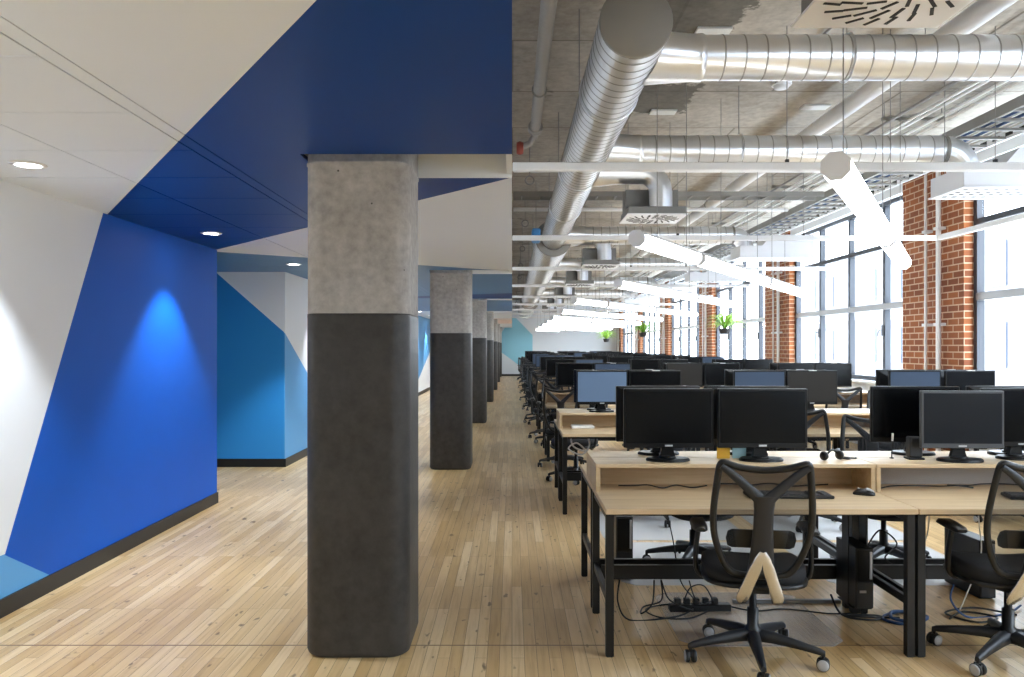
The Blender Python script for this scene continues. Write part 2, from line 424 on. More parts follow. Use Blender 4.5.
# alcove and the corridor wall beyond it
a = MB(); a.box(-4.7, -2.923, 10.012, 10.15, 0, ZS, 'white_paint')
rect = [(-4.7, 0), (-2.9225, 0), (-2.9225, ZC+.03), (-4.7, ZC+.03)]
hd = ((2.46-1.717)/(-3.756+2.91), -1, 1.717+2.91*(2.46-1.717)/(-3.756+2.91)); hd = (hd[0], -1, 1.717 - hd[0]*(-2.91))
for mk, hp in (('sky_paint_shaded', [hd]), ('white_paint', [neg(hd)])):
    p = rect
    for h in hp: p = clip(p, *h) if p else p
    if p: a.prism(p, 'y', 10.0, 10.012, mk)
struct(a.build('wall_alcove'))
struct(MB().box(-4.86, -4.7, 7.5, 10.15, 0, ZS, 'sky_paint_shaded').build('wall_alcove_left'))
struct(MB().box(-4.7, XL-.16, 7.56, 7.71, 0, ZS, 'sky_paint_shaded').build('wall_alcove_near'))
b = MB(); b.box(-3.1, -2.922, 10.15, YF, 0, ZS, 'white_paint')
rect = [(10.0, 0), (YF, 0), (YF, ZC+.03), (10.0, ZC+.03)]
h1 = (-.502, -1, 1.717+.502*10.0)                # under the falling edge near the alcove
g2 = (1.3-.52)/(27.5-24.3)
h2 = (-g2, 1, -(.52 - g2*24.3))                  # above the rising edge farther on
for mk, hp in (('sky_paint', [h1]), ('white_paint', [neg(h1), (-1, 0, 17.0)]), ('sky_paint', [neg(h1), (1, 0, -17.0), h2]), ('white_paint', [(1, 0, -17.0), neg(h2), neg(h1)])):
    p = rect
    for h in hp: p = clip(p, *h) if p else p
    if p: b.prism(p, 'x', -2.922, -2.91, mk)
struct(b.build('wall_left_far'))
# far end wall with its pale blue facet
e = MB(); e.box(-4.7, 5.9, YF+.012, YF+.15, 0, ZS, 'white_paint')
Xf = lambda px: (px-CX)*YF/F
Zf = lambda py: H-(py-HY)*YF/F
fac = [(Xf(493), Zf(346)), (Xf(511), Zf(318)), (Xf(516), Zf(318)), (Xf(532.5), Zf(335)), (Xf(532.5), Zf(352)), (Xf(524), Zf(369))]
e.prism(fac, 'y', YF+.002, YF+.012, 'aqua_paint')
struct(e.build('wall_far'))
struct(MB().box(-4.7, 5.9, YN-.15, YN, 0, ZS, 'white_paint').build('wall_rear'))
# baseboards
struct(MB().box(XL, XL+.014, YN, 7.72, 0, .105, 'base_black').build('baseboard_left'))
struct(MB().box(-4.7, -2.90, 9.986, 10.0, 0, .105, 'base_black').build('baseboard_alcove'))
struct(MB().box(-2.91, -2.896, 9.986, YF, 0, .105, 'base_black').build('baseboard_left_far'))
struct(MB().box(-2.9, 5.3, YF-.014, YF+.002, 0, .105, 'base_black').build('baseboard_far'))

# brick window wall
PH = .73
piers = [BAY0 + BAY*i for i in range(-2, 7)]
SILL, HEAD = 1.02, 3.68
w = MB()
for pc in piers:
    y0, y1 = max(pc-PH, YN), min(pc+PH, YF)
    w.box(XR, XR+.23, y0, y1, 0, ZS, 'brick')
opens = []
for i in range(len(piers)-1):
    y0, y1 = piers[i]+PH, piers[i+1]-PH
    opens.append((y0, y1))
    w.box(XR+.06, XR+.23, y0, y1, 0, SILL-.04, 'white_paint'); w.box(XR+.02, XR+.23, y0, y1, HEAD, ZS, 'white_paint')
w.box(XR, XR+.23, piers[-1]+PH, YF+.1, 0, ZS, 'brick')
struct(w.build('wall_right'))
for i, (y0, y1) in enumerate(opens):
    struct(MB().box(XR-.03, XR+.22, y0+.002, y1-.002, SILL-.04, SILL, 'white_paint', .006).build('trim_%d' % (i+1)))
    win = bpy.data.objects.new('window_%d' % (i+1), None); C.objects.link(win); win.location = (XG, y1, 0); struct(win)
    L = y1-y0
    f = MB()
    fr = lambda a0, a1, z0, z1, d=.045, mk='alu_dark': f.box(-d, d, a0, a1, z0, z1, mk)
    fr(-L, -L+.07, SILL, HEAD); fr(-.07, 0, SILL, HEAD); fr(-L+.07, -.07, SILL, SILL+.07); fr(-L+.07, -.07, HEAD-.06, HEAD)
    f.build('frame', win)
    ms = [1.22, 2.42, 3.62]
    for m_ in ms: MB().box(-.045, .045, -m_-.035, -m_+.035, SILL+.07, HEAD-.06, 'alu_dark', .004).build('mullion', win)
    MB().box(-.06, .05, -L+.07, -.07, 2.09, 2.18, 'alu', .004).build('transom', win)
    MB().box(-.055, .05, -L+.07, -.07, 2.99, 3.06, 'alu_dark', .004).build('transom', win)
    ed = [.07]+ms+[L-.07]
    for a0, a1 in zip(ed, ed[1:]):
        p = MB()
        for z0, z1 in ((SILL+.07, 2.09), (2.18, 2.99), (3.06, HEAD-.06)): p.box(-.004, .004, -a1+.035, -a0-.035, z0, z1, 'glass')
        p.build('pane', win)
    for m_ in (1.22, 3.62):
        h = MB(); h.box(-.075, -.045, -m_-.014, -m_+.014, 1.70, 1.86, 'plastic'); h.tube([(-.07,-m_,1.78),(-.11,-m_,1.79),(-.12,-m_+.02,1.76),(-.12,-m_+.03,1.70)], .009, 'alu', 6)
        h.build('handle', win)
    pl = bpy.data.lights.new('window_portal', 'AREA'); pl.shape = 'RECTANGLE'; pl.size = L-.1; pl.size_y = HEAD-SILL-.1; pl.cycles.is_portal = True
    po = bpy.data.objects.new('window_portal', pl); C.objects.link(po); po.location = (XG+.1, (y0+y1)/2, (SILL+HEAD)/2)
    po.rotation_euler = (0, R(90), 0); po.rotation_euler = Matrix(((0,0,1),(1,0,0),(0,1,0))).to_euler()

# ------------------------------------------------------------------ columns
for i, y in enumerate(cols_y):
    lab = ('thick round concrete column nearest the camera, grey above charcoal paint', 'second round concrete column from the camera, in the corridor row')
    t = thing('concrete_column', lab[i] if i < 2 else '%s round concrete column from the camera, in the corridor row' % ORD[i], 'column', (COLX, y, 0), 0, 'concrete columns')
    def rsq(h, r=.10):
        p = []
        for q, (sx, sy) in enumerate(((1,1),(-1,1),(-1,-1),(1,-1))):
            for k in range(9):
                an = R(90*q + 90*k/8); p.append((sx*(h-r)+r*math.cos(an), sy*(h-r)+r*math.sin(an)))
        return p
    lay_ = lambda mb, secs, mk: mb.loft([[(x, y_, z) for x, y_ in rsq(h)] for h, z in secs], mk, True)
    lay_(MB(), [(COLR, 1.712), (COLR, 1.72), (COLR, ZC-.045), (COLR+.004, ZC-.042), (COLR+.004, ZC-.030), (COLR, ZC-.027), (COLR, ZC+.33)], 'col_raw').build('shaft', t)
    lay_(MB(), [(COLR-.014, 0), (COLR-.004, .010), (COLR+.002, .03), (COLR+.002, 1.70), (COLR+.002, 1.71), (COLR-.001, 1.712)], 'col_dark').build('painted_base', t)
# ------------------------------------------------------------------ downlights of the corridor
for i in range(18):  # lamps behind the viewer are unseen, added for light from the front
    y = 1.60 + 2.48*(i-3)
    seg = 'over white ceiling' if y < 5 else 'over blue ceiling'
    t = thing('recessed_downlight', ('round recessed downlight, %s from the camera along the corridor wall' % ORD[i-3]) if i > 2 else '%s unseen downlight added behind the viewer for extra light in the corridor' % ORD[2-i], 'ceiling light', (-2.53, y, ZC), 0, 'corridor downlights')
    MB().lathe([(.062, -.001), (.062, -.008), (.085, -.006), (.088, 0), (.062, -.001)], 'box_white', seg=24, caps=False).build('trim_ring', t)
    MB().lathe([(.001, -.004), (.062, -.004)], 'lens', seg=24, caps=False).build('lens', t)
    ld = bpy.data.lights.new('downlight', 'SPOT'); ld.energy = 50; ld.spot_size = R(84); ld.spot_blend = .45; ld.shadow_soft_size = .045; ld.color = (.86, .93, 1)
    lo = bpy.data.objects.new('downlight_beam', ld); C.objects.link(lo); lo.location = (-2.53, y, ZC-.02)

# ------------------------------------------------------------------ desks
DW, DD, DZ = 1.545, .72, .745
HZT = .898
def desk_parts(felt=False):
    P = []
    hw, hd = DW/2, DD/2
    P.append(('desktop', MB().box(-hw, hw, -hd, hd, DZ-.028, DZ, 'wood', .003)))
    for sx in (-1, 1):
        for sy in (-1, 1):
            x = sx*(hw-.024); y = sy*(hd-.045)
            P.append(('leg', MB().box(x-.02, x+.02, y-.02, y+.02, .004, DZ-.03, 'steel_black', .002).box(x-.014, x+.014, y-.014, y+.014, 0, .004, 'rubber')))
        x = sx*(hw-.024)
        P.append(('side_rail', MB().box(x-.013, x+.013, -hd+.065, hd-.065, .255, .295, 'steel_black', .002)))
        P.append(('top_rail', MB().box(x-.013, x+.013, -hd+.065, hd-.065, DZ-.07, DZ-.029, 'steel_black', .002)))
    P.append(('crossbar', MB().box(-hw+.053, hw-.053, hd-.075, hd-.045, .205, .285, 'steel_black', .002)))
    P.append(('apron', MB().box(-hw+.053, hw-.053, -hd+.10, -hd+.125, DZ-.055, DZ-.029, 'steel_black', .002)))
    y0, y1 = hd-.265, hd
    for sx in (-1, 1):
        x0, x1 = (-hw, -hw+.025) if sx < 0 else (hw-.025, hw)
        P.append(('shelf_side', MB().box(x0, x1, y0+.001, y1, DZ, HZT-.022, 'wood_edge', .002)))
    P.append(('shelf_top', MB().box(-hw, hw, y0, y1, HZT-.022, HZT, 'wood', .002)))
    P.append(('shelf_back', MB().box(-hw+.026, hw-.026, y1-.022, y1-.008, DZ, HZT-.045, 'felt' if felt else 'wood_edge')))
    return P
def assemble(parts, name, label, cat, loc, rz, group, subs=()):
    t = thing(name, label, cat, loc, rz, group)
    for n, mb in parts:
        o = mb.build(n, t)
    return t
PITCH = 3.285; NR = 11; X0 = .463
SEAT = ['by the aisle', 'in the middle', 'by the windows']
SIDE = {-1: 'near', 1: 'far'}
deskX = lambda j: X0 + DW/2 + DW*1.003*j
seamY = lambda k: 4.575 + PITCH*k
desk_wood = desk_felt = desk_far = None
for k in range(NR):
    for j in range(3):
        for s in (-1, 1):
            if k == 0 and j == 2 and s == -1: pass
            lab = 'pale wood desk with raised shelf, %s side of %s desk row, %s' % (SIDE[s], ORD[k], SEAT[j])
            loc = (deskX(j), seamY(k) + s*(DD/2+.004), 0); rz = 0 if s < 0 else math.pi
            g = 'pale wood desks'
            felt = (k == 0 and j == 1)
            if k < 4:
                src = desk_felt if felt else desk_wood
                if src is None:
                    src = assemble(desk_parts(felt), 'desk', lab, 'desk', loc, rz, g)
                    if felt: desk_felt = src
                    else: desk_wood = src
                else: dup(src, loc, rz, lab, g)
            else:
                if desk_far is None:
                    desk_far = merge([m for _, m in desk_parts()]).build('desk'); desk_far.location = loc; desk_far.rotation_euler = (0,0,rz); tag(desk_far, lab, 'desk', g)
                else: dup(desk_far, loc, rz, lab, g)

# ------------------------------------------------------------------ monitors (base on the shelf, screen faces -Y)
def oval(cx, cy, z0, z1, rx, ry, mb, mat, n=28):
    mb.loft([[(cx+rx*q*math.cos(2*math.pi*i/n), cy+ry*q*math.sin(2*math.pi*i/n), z) for i in range(n)] for q, z in ((1, z0), (1, z0+(z1-z0)*.5), (.93, z1))], mat, True)
def monitor_parts(scr='screen_black', wd=.508, ht=.335, z0=.075, rim='bezel'):
    P = []
    b = MB(); oval(0, 0, 0, .016, .125, .088, b, 'bezel'); oval(0, .01, .016, .024, .05, .035, b, 'bezel')
    P.append(('stand_base', b))
    n = MB(); n.loft([[(-.045*q, .012, z), (.045*q, .012, z), (.045*q, .038, z), (-.045*q, .038, z)] for q, z in ((1, .02), (.75, .06), (.7, .2))], 'bezel', False); P.append(('stand_neck', n))
    hx = wd/2; z1 = z0+ht
    h = MB(); h.box(-hx, hx, -.03, -.002, z0, z1, rim, .004)
    h.loft([[(-hx*q, y, (z0+z1)/2-ht/2*q*1.0), (hx*q, y, (z0+z1)/2-ht/2*q), (hx*q, y, (z0+z1)/2+ht/2*q), (-hx*q, y, (z0+z1)/2+ht/2*q)] for q, y in ((.97, -.003), (.9, .012), (.55, .022))], 'bezel', False)
    P.append(('housing', h))
    P.append(('screen', MB().box(-hx+.014, hx-.014, -.032, -.0295, z0+.028, z1-.014, scr)))
    P.append(('badge', MB().box(-.022, .022, -.0325, -.029, z0+.008, z0+.018, 'silver', .001)))
    return P
G_MON = 'monitors on the desk shelves'
protos = {}
def monitor(loc, rz, label, scr='screen_black', far=False, wd=.508, ht=.335, tab=False):
    key = (scr, far, wd, ht, tab)
    P = None
    if key not in protos:
        P = monitor_parts(scr, wd, ht, rim='bezel_grey' if wd < .5 else 'bezel')
        if tab: P.append(('sticker', MB().box(-.03, .045, -.034, -.005, .075+ht-.004, .075+ht+.002, 'label_white')))
        if far: o = merge([m for _, m in P]).build('monitor'); o.location = loc; o.rotation_euler = (0,0,rz); tag(o, label, 'monitor', G_MON)
        else: o = assemble(P, 'monitor', label, 'monitor', loc, rz, G_MON)
        protos[key] = o; return o
    return dup(protos[key], loc, rz, label, G_MON)
scr_choice = {(0,0,-1): ('screen_black','screen_black'), (1,0,-1): ('screen_reflect_pale','screen_black'), (1,1,-1): ('screen_reflect','screen_brown'), (1,2,-1): ('screen_reflect','screen_black'),
              (2,0,-1): ('screen_black','screen_reflect'), (2,1,-1): ('screen_brown','screen_black')}
PAIR = ['left', 'right']
for k in range(NR):
    for j in range(3):
        for s in (-1, 1):
            if k == 0 and j == 1 and s == -1: continue
            for q in range(2):
                sc = scr_choice.get((k, j, s), None)
                sc = sc[q] if sc else random.choice(['screen_black','screen_black','screen_reflect'])
                x = deskX(j) + (-.348 if q == 0 else .184) + random.uniform(-.006, .006)*(k > 0 or s > 0)
                y = seamY(k) + s*(.13 + (random.uniform(-.02, .03) if k > 0 else 0))
                rz = (0 if s < 0 else math.pi) + R(random.uniform(-3, 3))*(k > 0 or s > 0)
                if k == 0 and j == 1 and s == 1: x = (2.42, 3.0)[q]; 
                if k == 0 and j == 1 and s == 1 and q == 0: rz = R(-6)
                hw = (q == 0)
                adj = {'screen_reflect_pale': 'pale', 'screen_black': 'black', 'screen_reflect': 'slate grey', 'screen_brown': 'dark grey'}[sc]
                lab = '%s monitor, %s one of two, %s side of %s desk row, %s' % ('dark', PAIR[q], SIDE[s], ORD[k], SEAT[j])
                if k == 0 and j == 0 and s == -1: lab = ('black monitor on the nearest desk, left of its pair, silver badge on lower bezel', 'black monitor on the nearest desk, right of its pair, behind the mesh chair')[q]
                if k == 1 and j == 0 and s == -1 and q == 0: lab = 'monitor with painted sky reflection at the aisle end of the second desk row'
                monitor((x, y, HZT), rz, lab, sc, k >= 4, tab=(k in (1, 2) and q == 1))
monitor(((962-CX)*4.40/F, 4.42, HZT), R(-3), 'grey framed monitor on the desk behind the chair cut by the picture edge', 'screen_mid', wd=.455, ht=.325)
monitor((2.93, 4.52, HZT), R(8), 'dark monitor cut by the picture edge, beside the grey framed one', 'screen_black')

# ------------------------------------------------------------------ task chair (faces +Y)
def yprof(z):            # rear curve of the backrest
    t = (z-.47)/.55
    return -.215 - .075*t - .07*t*t + .045*math.sin(math.pi*min(max(t,0),1))*-.4
def backloop(n=12):
    half = [(.10,.475),(.145,.50),(.182,.57),(.21,.66),(.219,.745),(.216,.83),(.207,.92),(.200,.98),(.194,1.008),(.178,1.018)]
    top = [(.12,1.0),(.06,.99),(0,.986)]
    h = half+top
    full = h + [(-x, z) for x, z in h[-2::-1]] + [(0,.468)]
    return full
def smooth_loop(pts, sub=3):
    n = len(pts); out = []
    for i in range(n):
        p0, p1, p2, p3 = [Vector(pts[(i+d) % n]) for d in (-1,0,1,2)]
        for k in range(sub):
            t = k/sub
            out.append(.5*((2*p1)+(p2-p0)*t+(2*p0-5*p1+4*p2-p3)*t*t+(3*p1-p0-3*p2+p3)*t**3))
    return out
def spline(pts, sub=6):
    pts = [Vector(p) for p in pts]; out = []
    for i in range(len(pts)-1):
        p0, p1, p2, p3 = pts[max(i-1,0)], pts[i], pts[i+1], pts[min(i+2,len(pts)-1)]
        for k in range(sub):
            t = k/sub
            out.append(.5*((2*p1)+(p2-p0)*t+(2*p0-5*p1+4*p2-p3)*t*t+(3*p1-p0-3*p2+p3)*t**3))
    return out+[pts[-1]]
def ribbon(mb, pts, widths, th, mat):
    """flat band in the X-Z sense: pts centre line (x,y,z), width across, th along Y"""
    secs = []
    P = [Vector(p) for p in pts]
    for i, p in enumerate(P):
        t = (P[min(i+1,len(P)-1)] - P[max(i-1,0)]).normalized()
        side = t.cross(Vector((0,1,0))).normalized(); nn = side.cross(t).normalized()
        w_ = widths[i]/2
        secs.append([p+side*w_+nn*th*.2, p+side*w_*.7+nn*th*.5, p-side*w_*.7+nn*th*.5, p-side*w_+nn*th*.2, p-side*w_-nn*th*.2, p-side*w_*.7-nn*th*.5, p+side*w_*.7-nn*th*.5, p+side*w_-nn*th*.2])
    mb.loft(secs, mat, True)
def chair_parts():
    P = []
    for i in range(5):
        a = R(-90 + 72*i); ca, sa = math.cos(a), math.sin(a)
        M = Matrix.Rotation(a, 4, 'Z')
        l = MB(); l.loft([[(r_, -w_, z_-h_), (r_, w_, z_-h_), (r_, w_*.75, z_+h_*.6), (r_, 0, z_+h_), (r_, -w_*.75, z_+h_*.6)] for r_, w_, z_, h_ in ((.02,.034,.125,.028),(.10,.030,.122,.024),(.22,.022,.105,.018),(.315,.017,.088,.014),(.335,.012,.08,.012))], 'plastic_grey', True)
        P.append(('base_leg', l.xf(M)))
        cs = MB(); R2 = Matrix.Translation((.325*ca, .325*sa, 0)) @ Matrix.Rotation(a+R(70+25*i), 4, 'Z')
        for sx in (-1, 1):
            cs.lathe([(.004,-.010),(.024,-.010),(.030,-.006),(.030,.006),(.024,.010),(.004,.010)], 'rubber', (sx*.016,0,.030), 'x', 20)
            cs.lathe([(.012,-.001),(.025,-.001),(.027,.001),(.012,.003)], 'rim_grey', (sx*.016+sx*.0105,0,.030), 'x', 20)
        cs.box(-.006, .006, -.018, .018, .028, .06, 'plastic'); cs.cyl((0,0,.055), (0,0,.085), .008, 'plastic', 8)
        P.append(('caster', cs.xf(R2)))
    g = MB(); g.lathe([(.0,.09),(.042,.09),(.045,.12),(.038,.155),(.028,.165),(.028,.25),(.018,.252),(.018,.37)], 'plastic', seg=20); P.append(('gas_lift', g))
    m = MB(); m.loft([[(-w_, y, z0), (w_, y, z0), (w_, y, z1), (-w_, y, z1)] for y, w_, z0, z1 in ((-.17,.05,.37,.405),(-.05,.075,.355,.415),(.08,.075,.36,.415),(.13,.05,.385,.415))], 'plastic', False)
    m.tube([(.07,.03,.385),(.2,.05,.39),(.24,.05,.39)], .007, 'plastic', 6); P.append(('tilt_mechanism', m))
    # seat cushion
    s = MB(); n = 36
    def se(a, rx, ry): c_, d_ = math.cos(a), math.sin(a); return rx*abs(c_)**.62*math.copysign(1, c_), ry*abs(d_)**.62*math.copysign(1, d_)
    secs = []
    for q, z in ((.86,.412),(.97,.422),(1.0,.445),(.985,.468),(.9,.482),(.5,.484),(.05,.480)):
        sec = []
        for i in range(n):
            x, y = se(2*math.pi*i/n, .245*q, .235*q)
            zz = z - (.035*max(0,(y-.10)/.135)**2) + .012*(abs(x)/.245)**2*(z > .46)
            sec.append((x, y+.03, zz))
        secs.append(sec)
    s.loft(secs, 'fabric', True); P.append(('seat', s))
    tr = MB(); secs = []
    for q, z in ((.90,.398),(1.02,.402),(1.03,.418),(.95,.424)):
        secs.append([(se(2*math.pi*i/n, .245*q, .235*q)[0], se(2*math.pi*i/n, .245*q, .235*q)[1]+.03, z-.03*max(0,(se(2*math.pi*i/n,1,.235*q)[1]-.10)/.135)**2) for i in range(n)])
    tr.loft(secs, 'plastic', True); P.append(('seat_shell', tr))
    # back
    loop = smooth_loop([(x, yprof(z), z) for x, z in backloop()], 3)
    fr = MB(); fr.tube(loop, .016, 'plastic', 8, closed=True, flat=.8, up=(0,1,0)); P.append(('back_frame', fr))
    me = MB(); lv = [(.475,.10),(.50,.145),(.57,.182),(.66,.21),(.745,.219),(.83,.216),(.92,.207),(.98,.200)]
    rows = []
    for z, hw in lv: rows.append([(hw*u, yprof(z)+.018*(1-u*u), z) for u in (-1,-.6,-.2,.2,.6,1)])
    rows.append([(u*.19, yprof(1.0)+.016*(1-u*u), 1.004-.016*(1-u*u)) for u in (-1,-.6,-.2,.2,.6,1)])
    for r0, r1 in zip(rows, rows[1:]): me.add(r0+r1, [(i,i+1,7+i,6+i) for i in range(5)], 'chair_mesh', True)
    P.append(('mesh_back', me))
    sp = MB(); off = -.035
    zs = [.49,.55,.62,.71,.80,.87]; ribbon(sp, [(0, yprof(z)+off, z) for z in zs], [.125,.112,.10,.088,.086,.10], .026, 'plastic_grey')
    for sx in (-1, 1):
        ar = [(.022,.855),(.055,.888),(.10,.93),(.145,.97),(.19,1.003)]
        ribbon(sp, [(sx*x, yprof(z)+off*(1-.75*i/4), z) for i, (x, z) in enumerate(ar)], [.055,.046,.040,.036,.030], .022, 'plastic_grey')
    P.append(('spine', sp))
    br = MB()
    for sx in (-1, 1): ribbon(br, spline([(sx*.004, yprof(.6)-.060, .605), (sx*.022, yprof(.55)-.062, .545), (sx*.052, -.265, .455), (sx*.078, -.235, .375), (sx*.076, -.195, .335)], 4), [.020,.03,.038]+[.046]*2+[.054]*5+[.058]*4+[.05,.044,.036], .013, 'chrome')
    P.append(('back_bracket', br))
    lu = MB(); secs = []
    for z, hw, d in ((.605,.13,.0),(.615,.15,.012),(.65,.158,.016),(.685,.15,.012),(.695,.13,0)):
        secs.append([(hw*u, yprof(z)+.022+d*(1-u*u), z) for u in (-1,-.5,0,.5,1)] + [(hw*u, yprof(z)+.012, z) for u in (1,.5,0,-.5,-1)])
    lu.loft(secs, 'plastic', True); P.append(('lumbar_pad', lu))
    for sx in (-1, 1):
        po = MB(); pts = [(sx*.06,.02,.39),(sx*.18,.02,.392),(sx*.25,.015,.40),(sx*.275,.01,.44),(sx*.275,.0,.54),(sx*.262,-.005,.638)]
        po.tube(spline(pts, 4), .021, 'plastic', 8, flat=.6, up=(1,0,.3)); P.append(('arm_post', po))
        pd = MB(); pd.loft([[(sx*.262+w_*c_, y, .655+h_*d_) for c_, d_ in ((-1,-.3),(-.7,1),(.7,1),(1,-.3),(.6,-1),(-.6,-1))] for y, w_, h_ in ((-.13,.022,.008),(-.11,.034,.014),(0,.042,.016),(.09,.040,.015),(.12,.026,.009))], 'plastic', True)
        P.append(('armrest', pd))
    return P
G_CH = 'black mesh task chairs'
chair_full = chair_far = None
def chair(loc, rz, label, far=False):
    global chair_full, chair_far
    if far:
        if chair_far is None:
            chair_far = merge([m for _, m in chair_parts()]).build('task_chair'); tag(chair_far, label, 'chair', G_CH); chair_far.location = loc; chair_far.rotation_euler = (0,0,rz); return chair_far
        return dup(chair_far, loc, rz, label, G_CH)
    if chair_full is None:
        chair_full = assemble(chair_parts(), 'task_chair', label, 'chair', loc, rz, G_CH); return chair_full
    return dup(chair_full, loc, rz, label, G_CH)
chair((1.195, 3.87, .003), R(-9), 'black mesh task chair with pale metal bracket, back turned, at the nearest desk')
c2 = chair((2.455, 3.86, 0), R(-8), 'black mesh task chair at the second desk, cut by the picture edge')
bpy.context.view_layer.update()
for ch in kids(c2):
    if ch.name.startswith(('base_leg', 'caster')): ch.rotation_euler = (0, 0, R(26))
for k in range(NR):
    for j in range(3):
        for s in (-1, 1):
            if k == 0 and s == -1: continue
            x = deskX(j) + random.uniform(-.12, .12); y = seamY(k) + s*((1.15 if j == 0 and k >= 2 else .90) + random.uniform(-.04, .06)); rz = (0 if s < 0 else math.pi) + R(random.uniform(-14, 14))
            if k == 0 and s == 1 and j == 0: x, y, rz = 1.28, 5.50, math.pi + R(8)
            if j == 0 and k >= 2: x = .64 + random.uniform(-.1, .12)
            if k == 1 and s == 1 and j == 0: x, y, rz = .74, 9.02, math.pi - R(40)
            if k == 1 and s == -1 and j == 1: x, y, rz = 2.55, 6.75, R(-30)
            if k == 0 and s == 1 and j == 1: x, y = 2.62, 5.5
            if (k, j, s) == (1, 0, -1): x, y, rz = 1.3, 6.98, R(5)
            lab = 'black mesh task chair on the %s side of the %s desk row %s' % (SIDE[s], ORD[k], SEAT[j])
            chair((x, y, .003 if (k, j, s) in ((0,0,1),(0,1,1),(1,0,-1),(1,1,-1)) else 0), rz, lab, k >= 3)

# ------------------------------------------------------------------ small things on and under the nearest desks
kb = thing('keyboard', 'black keyboard on the nearest desk in front of the mesh chair', 'keyboard', (1.475, 4.17, DZ+.0015), R(-2))
MB().box(-.222, .222, -.068, .068, 0, .016, 'plastic', .004).build('case', kb)
keys = MB()
for r_ in range(5):
    for q in range(20):
        if q in (14, 17): continue
        keys.box(-.212+q*.0212, -.212+q*.0212+.017, -.058+r_*.0235, -.058+r_*.0235+.018, .016, .0215, 'key')
o = keys.build('keys', kb); o['kind'] = 'stuff'
k2 = dup(kb, (2.84, 4.10, DZ+.0015), R(-12), 'dark keyboard on the second desk beside the chair cut by the edge', None)
for (x, y, rz, lab) in ((1.905, 4.22, R(65), 'black and silver mouse on the nearest desk beside the keyboard'),):
    ms = thing('computer_mouse', lab, 'mouse', (x, y, DZ+.0015), rz)
    b = MB(); b.loft([[(w_*math.cos(a_), yy, max(0, h_*math.sin(a_))) for a_ in [math.pi*i/10 for i in range(11)]] for yy, w_, h_ in ((-.055,.012,.010),(-.045,.026,.024),(-.015,.031,.036),(.02,.029,.032),(.045,.025,.02),(.056,.012,.008))], 'plastic', True); b.build('shell', ms)
    MB().box(-.004, .004, .02, .036, .027, .035, 'silver', .002).build('wheel', ms)
    MB().loft([[(w_*math.cos(a_), yy, .001+h_*math.sin(a_)) for a_ in [math.pi*(.25+.5*i/6) for i in range(7)]] for yy, w_, h_ in ((-.05,.020,.0215),(-.03,.027,.033),(-.012,.029,.0375))], 'silver', True).build('palm_panel', ms)

def pc(loc, rz, label, wd=.10, ht=.36, dp=.36):
    t = thing('computer_tower', label, 'computer', loc, rz)
    MB().box(-wd/2, wd/2, -dp/2, dp/2, .006, ht, 'plastic', .004).build('case', t)
    f = MB(); f.box(-wd/2+.004, wd/2-.004, -dp/2-.008, -dp/2, .012, ht*.45, 'plastic_grey', .002); f.build('front_grille', t)
    MB().box(-wd/2+.006, wd/2-.024, -dp/2-.006, -dp/2, ht*.47, ht-.01, 'bezel', .001).build('drive_panel', t)
    MB().box(wd/2-.022, wd/2-.010, -dp/2-.009, -dp/2, ht*.5, ht-.02, 'silver', .001).build('front_strip', t)
    MB().box(-wd*.32, wd*.05, -dp/2-.011, -dp/2-.006, ht*.28, ht*.32, 'silver', .001).build('badge', t)
    ft = MB()
    MB().box(-wd/2+.01, wd/2-.01, -dp/2+.02, dp/2-.02, 0, .006, 'rubber').build('foot', t)
    return t
pc((1.914, 4.363, .118), R(0), 'black computer tower hung under the nearest desk beside the paired legs', .096, .335, .26)
hd_ = thing('tower_holder', 'black metal hanger carrying the computer tower under the nearest desk', 'holder', (1.914, 4.363, 0))
MB().box(-.052, .052, -.10, .10, .112, .117, 'steel_black').build('base_plate', hd_)
for sx in (-1, 1): MB().box(sx*.0505-.0015, sx*.0505+.0015, -.04, .04, .117, .7165, 'steel_black').build('strap', hd_)
pc((.745, 5.34, 0), R(0), 'black computer tower under the aisle end of the nearest desks', .11, .42, .36)
pc((2.9, 4.95, 0), R(3), 'black computer tower under the second desk behind the chair cut by the edge')
pc((1.02, 8.16, 0), 0, 'black computer tower under the second desk row by the aisle')

def loops(pts, r, mat, name, label, sub=7):
    o = MB().tube(spline(pts, sub), r, mat, 6).build(name); return tag(o, label, 'cable')
random.seed(3)
def tangle(cx, cy, sx, sy, n, rr):
    p = []
    for i in range(n):
        p.append((cx+random.uniform(-sx, sx), cy+random.uniform(-sy, sy), rr+random.choice((0, 0, .01, .02))))
    return p
loops([(.62,4.5,.20),(.60,4.42,.10),(.66,4.40,.006),(.86,4.42,.006),(1.0,4.5,.006),(1.12,4.62,.03)], .005, 'cable', 'power_cable', 'black cable running along the floor past the aisle end legs')
loops([(.82,4.50,.20),(.80,4.45,.08),(.74,4.46,.02),(.78,4.62,.006),(.88,4.60,.05),(.86,4.50,.20)], .0045, 'cable', 'power_cable', 'black cable loop hanging off the crossbar at the aisle end')
loops([(.86,4.49,.20),(.90,4.46,.10),(1.02,4.46,.04),(1.05,4.60,.01),(.92,4.66,.006),(.78,4.55,.012),(.84,4.44,.006),(1.0,4.42,.006),(1.13,4.5,.02)], .0045, 'cable', 'power_cable', 'black cable coil lying beside the power strip')
loops([(1.02,4.49,.20),(1.04,4.45,.12),(1.10,4.50,.06),(1.18,4.60,.05)], .004, 'cable', 'power_cable', 'short black cable dropping from crossbar to power strip')
loops([(1.0,4.55,.05),(1.04,4.55,.14),(1.12,4.55,.15),(1.18,4.55,.05)], .004, 'cable', 'power_cable', 'black cable arching over the power strip')
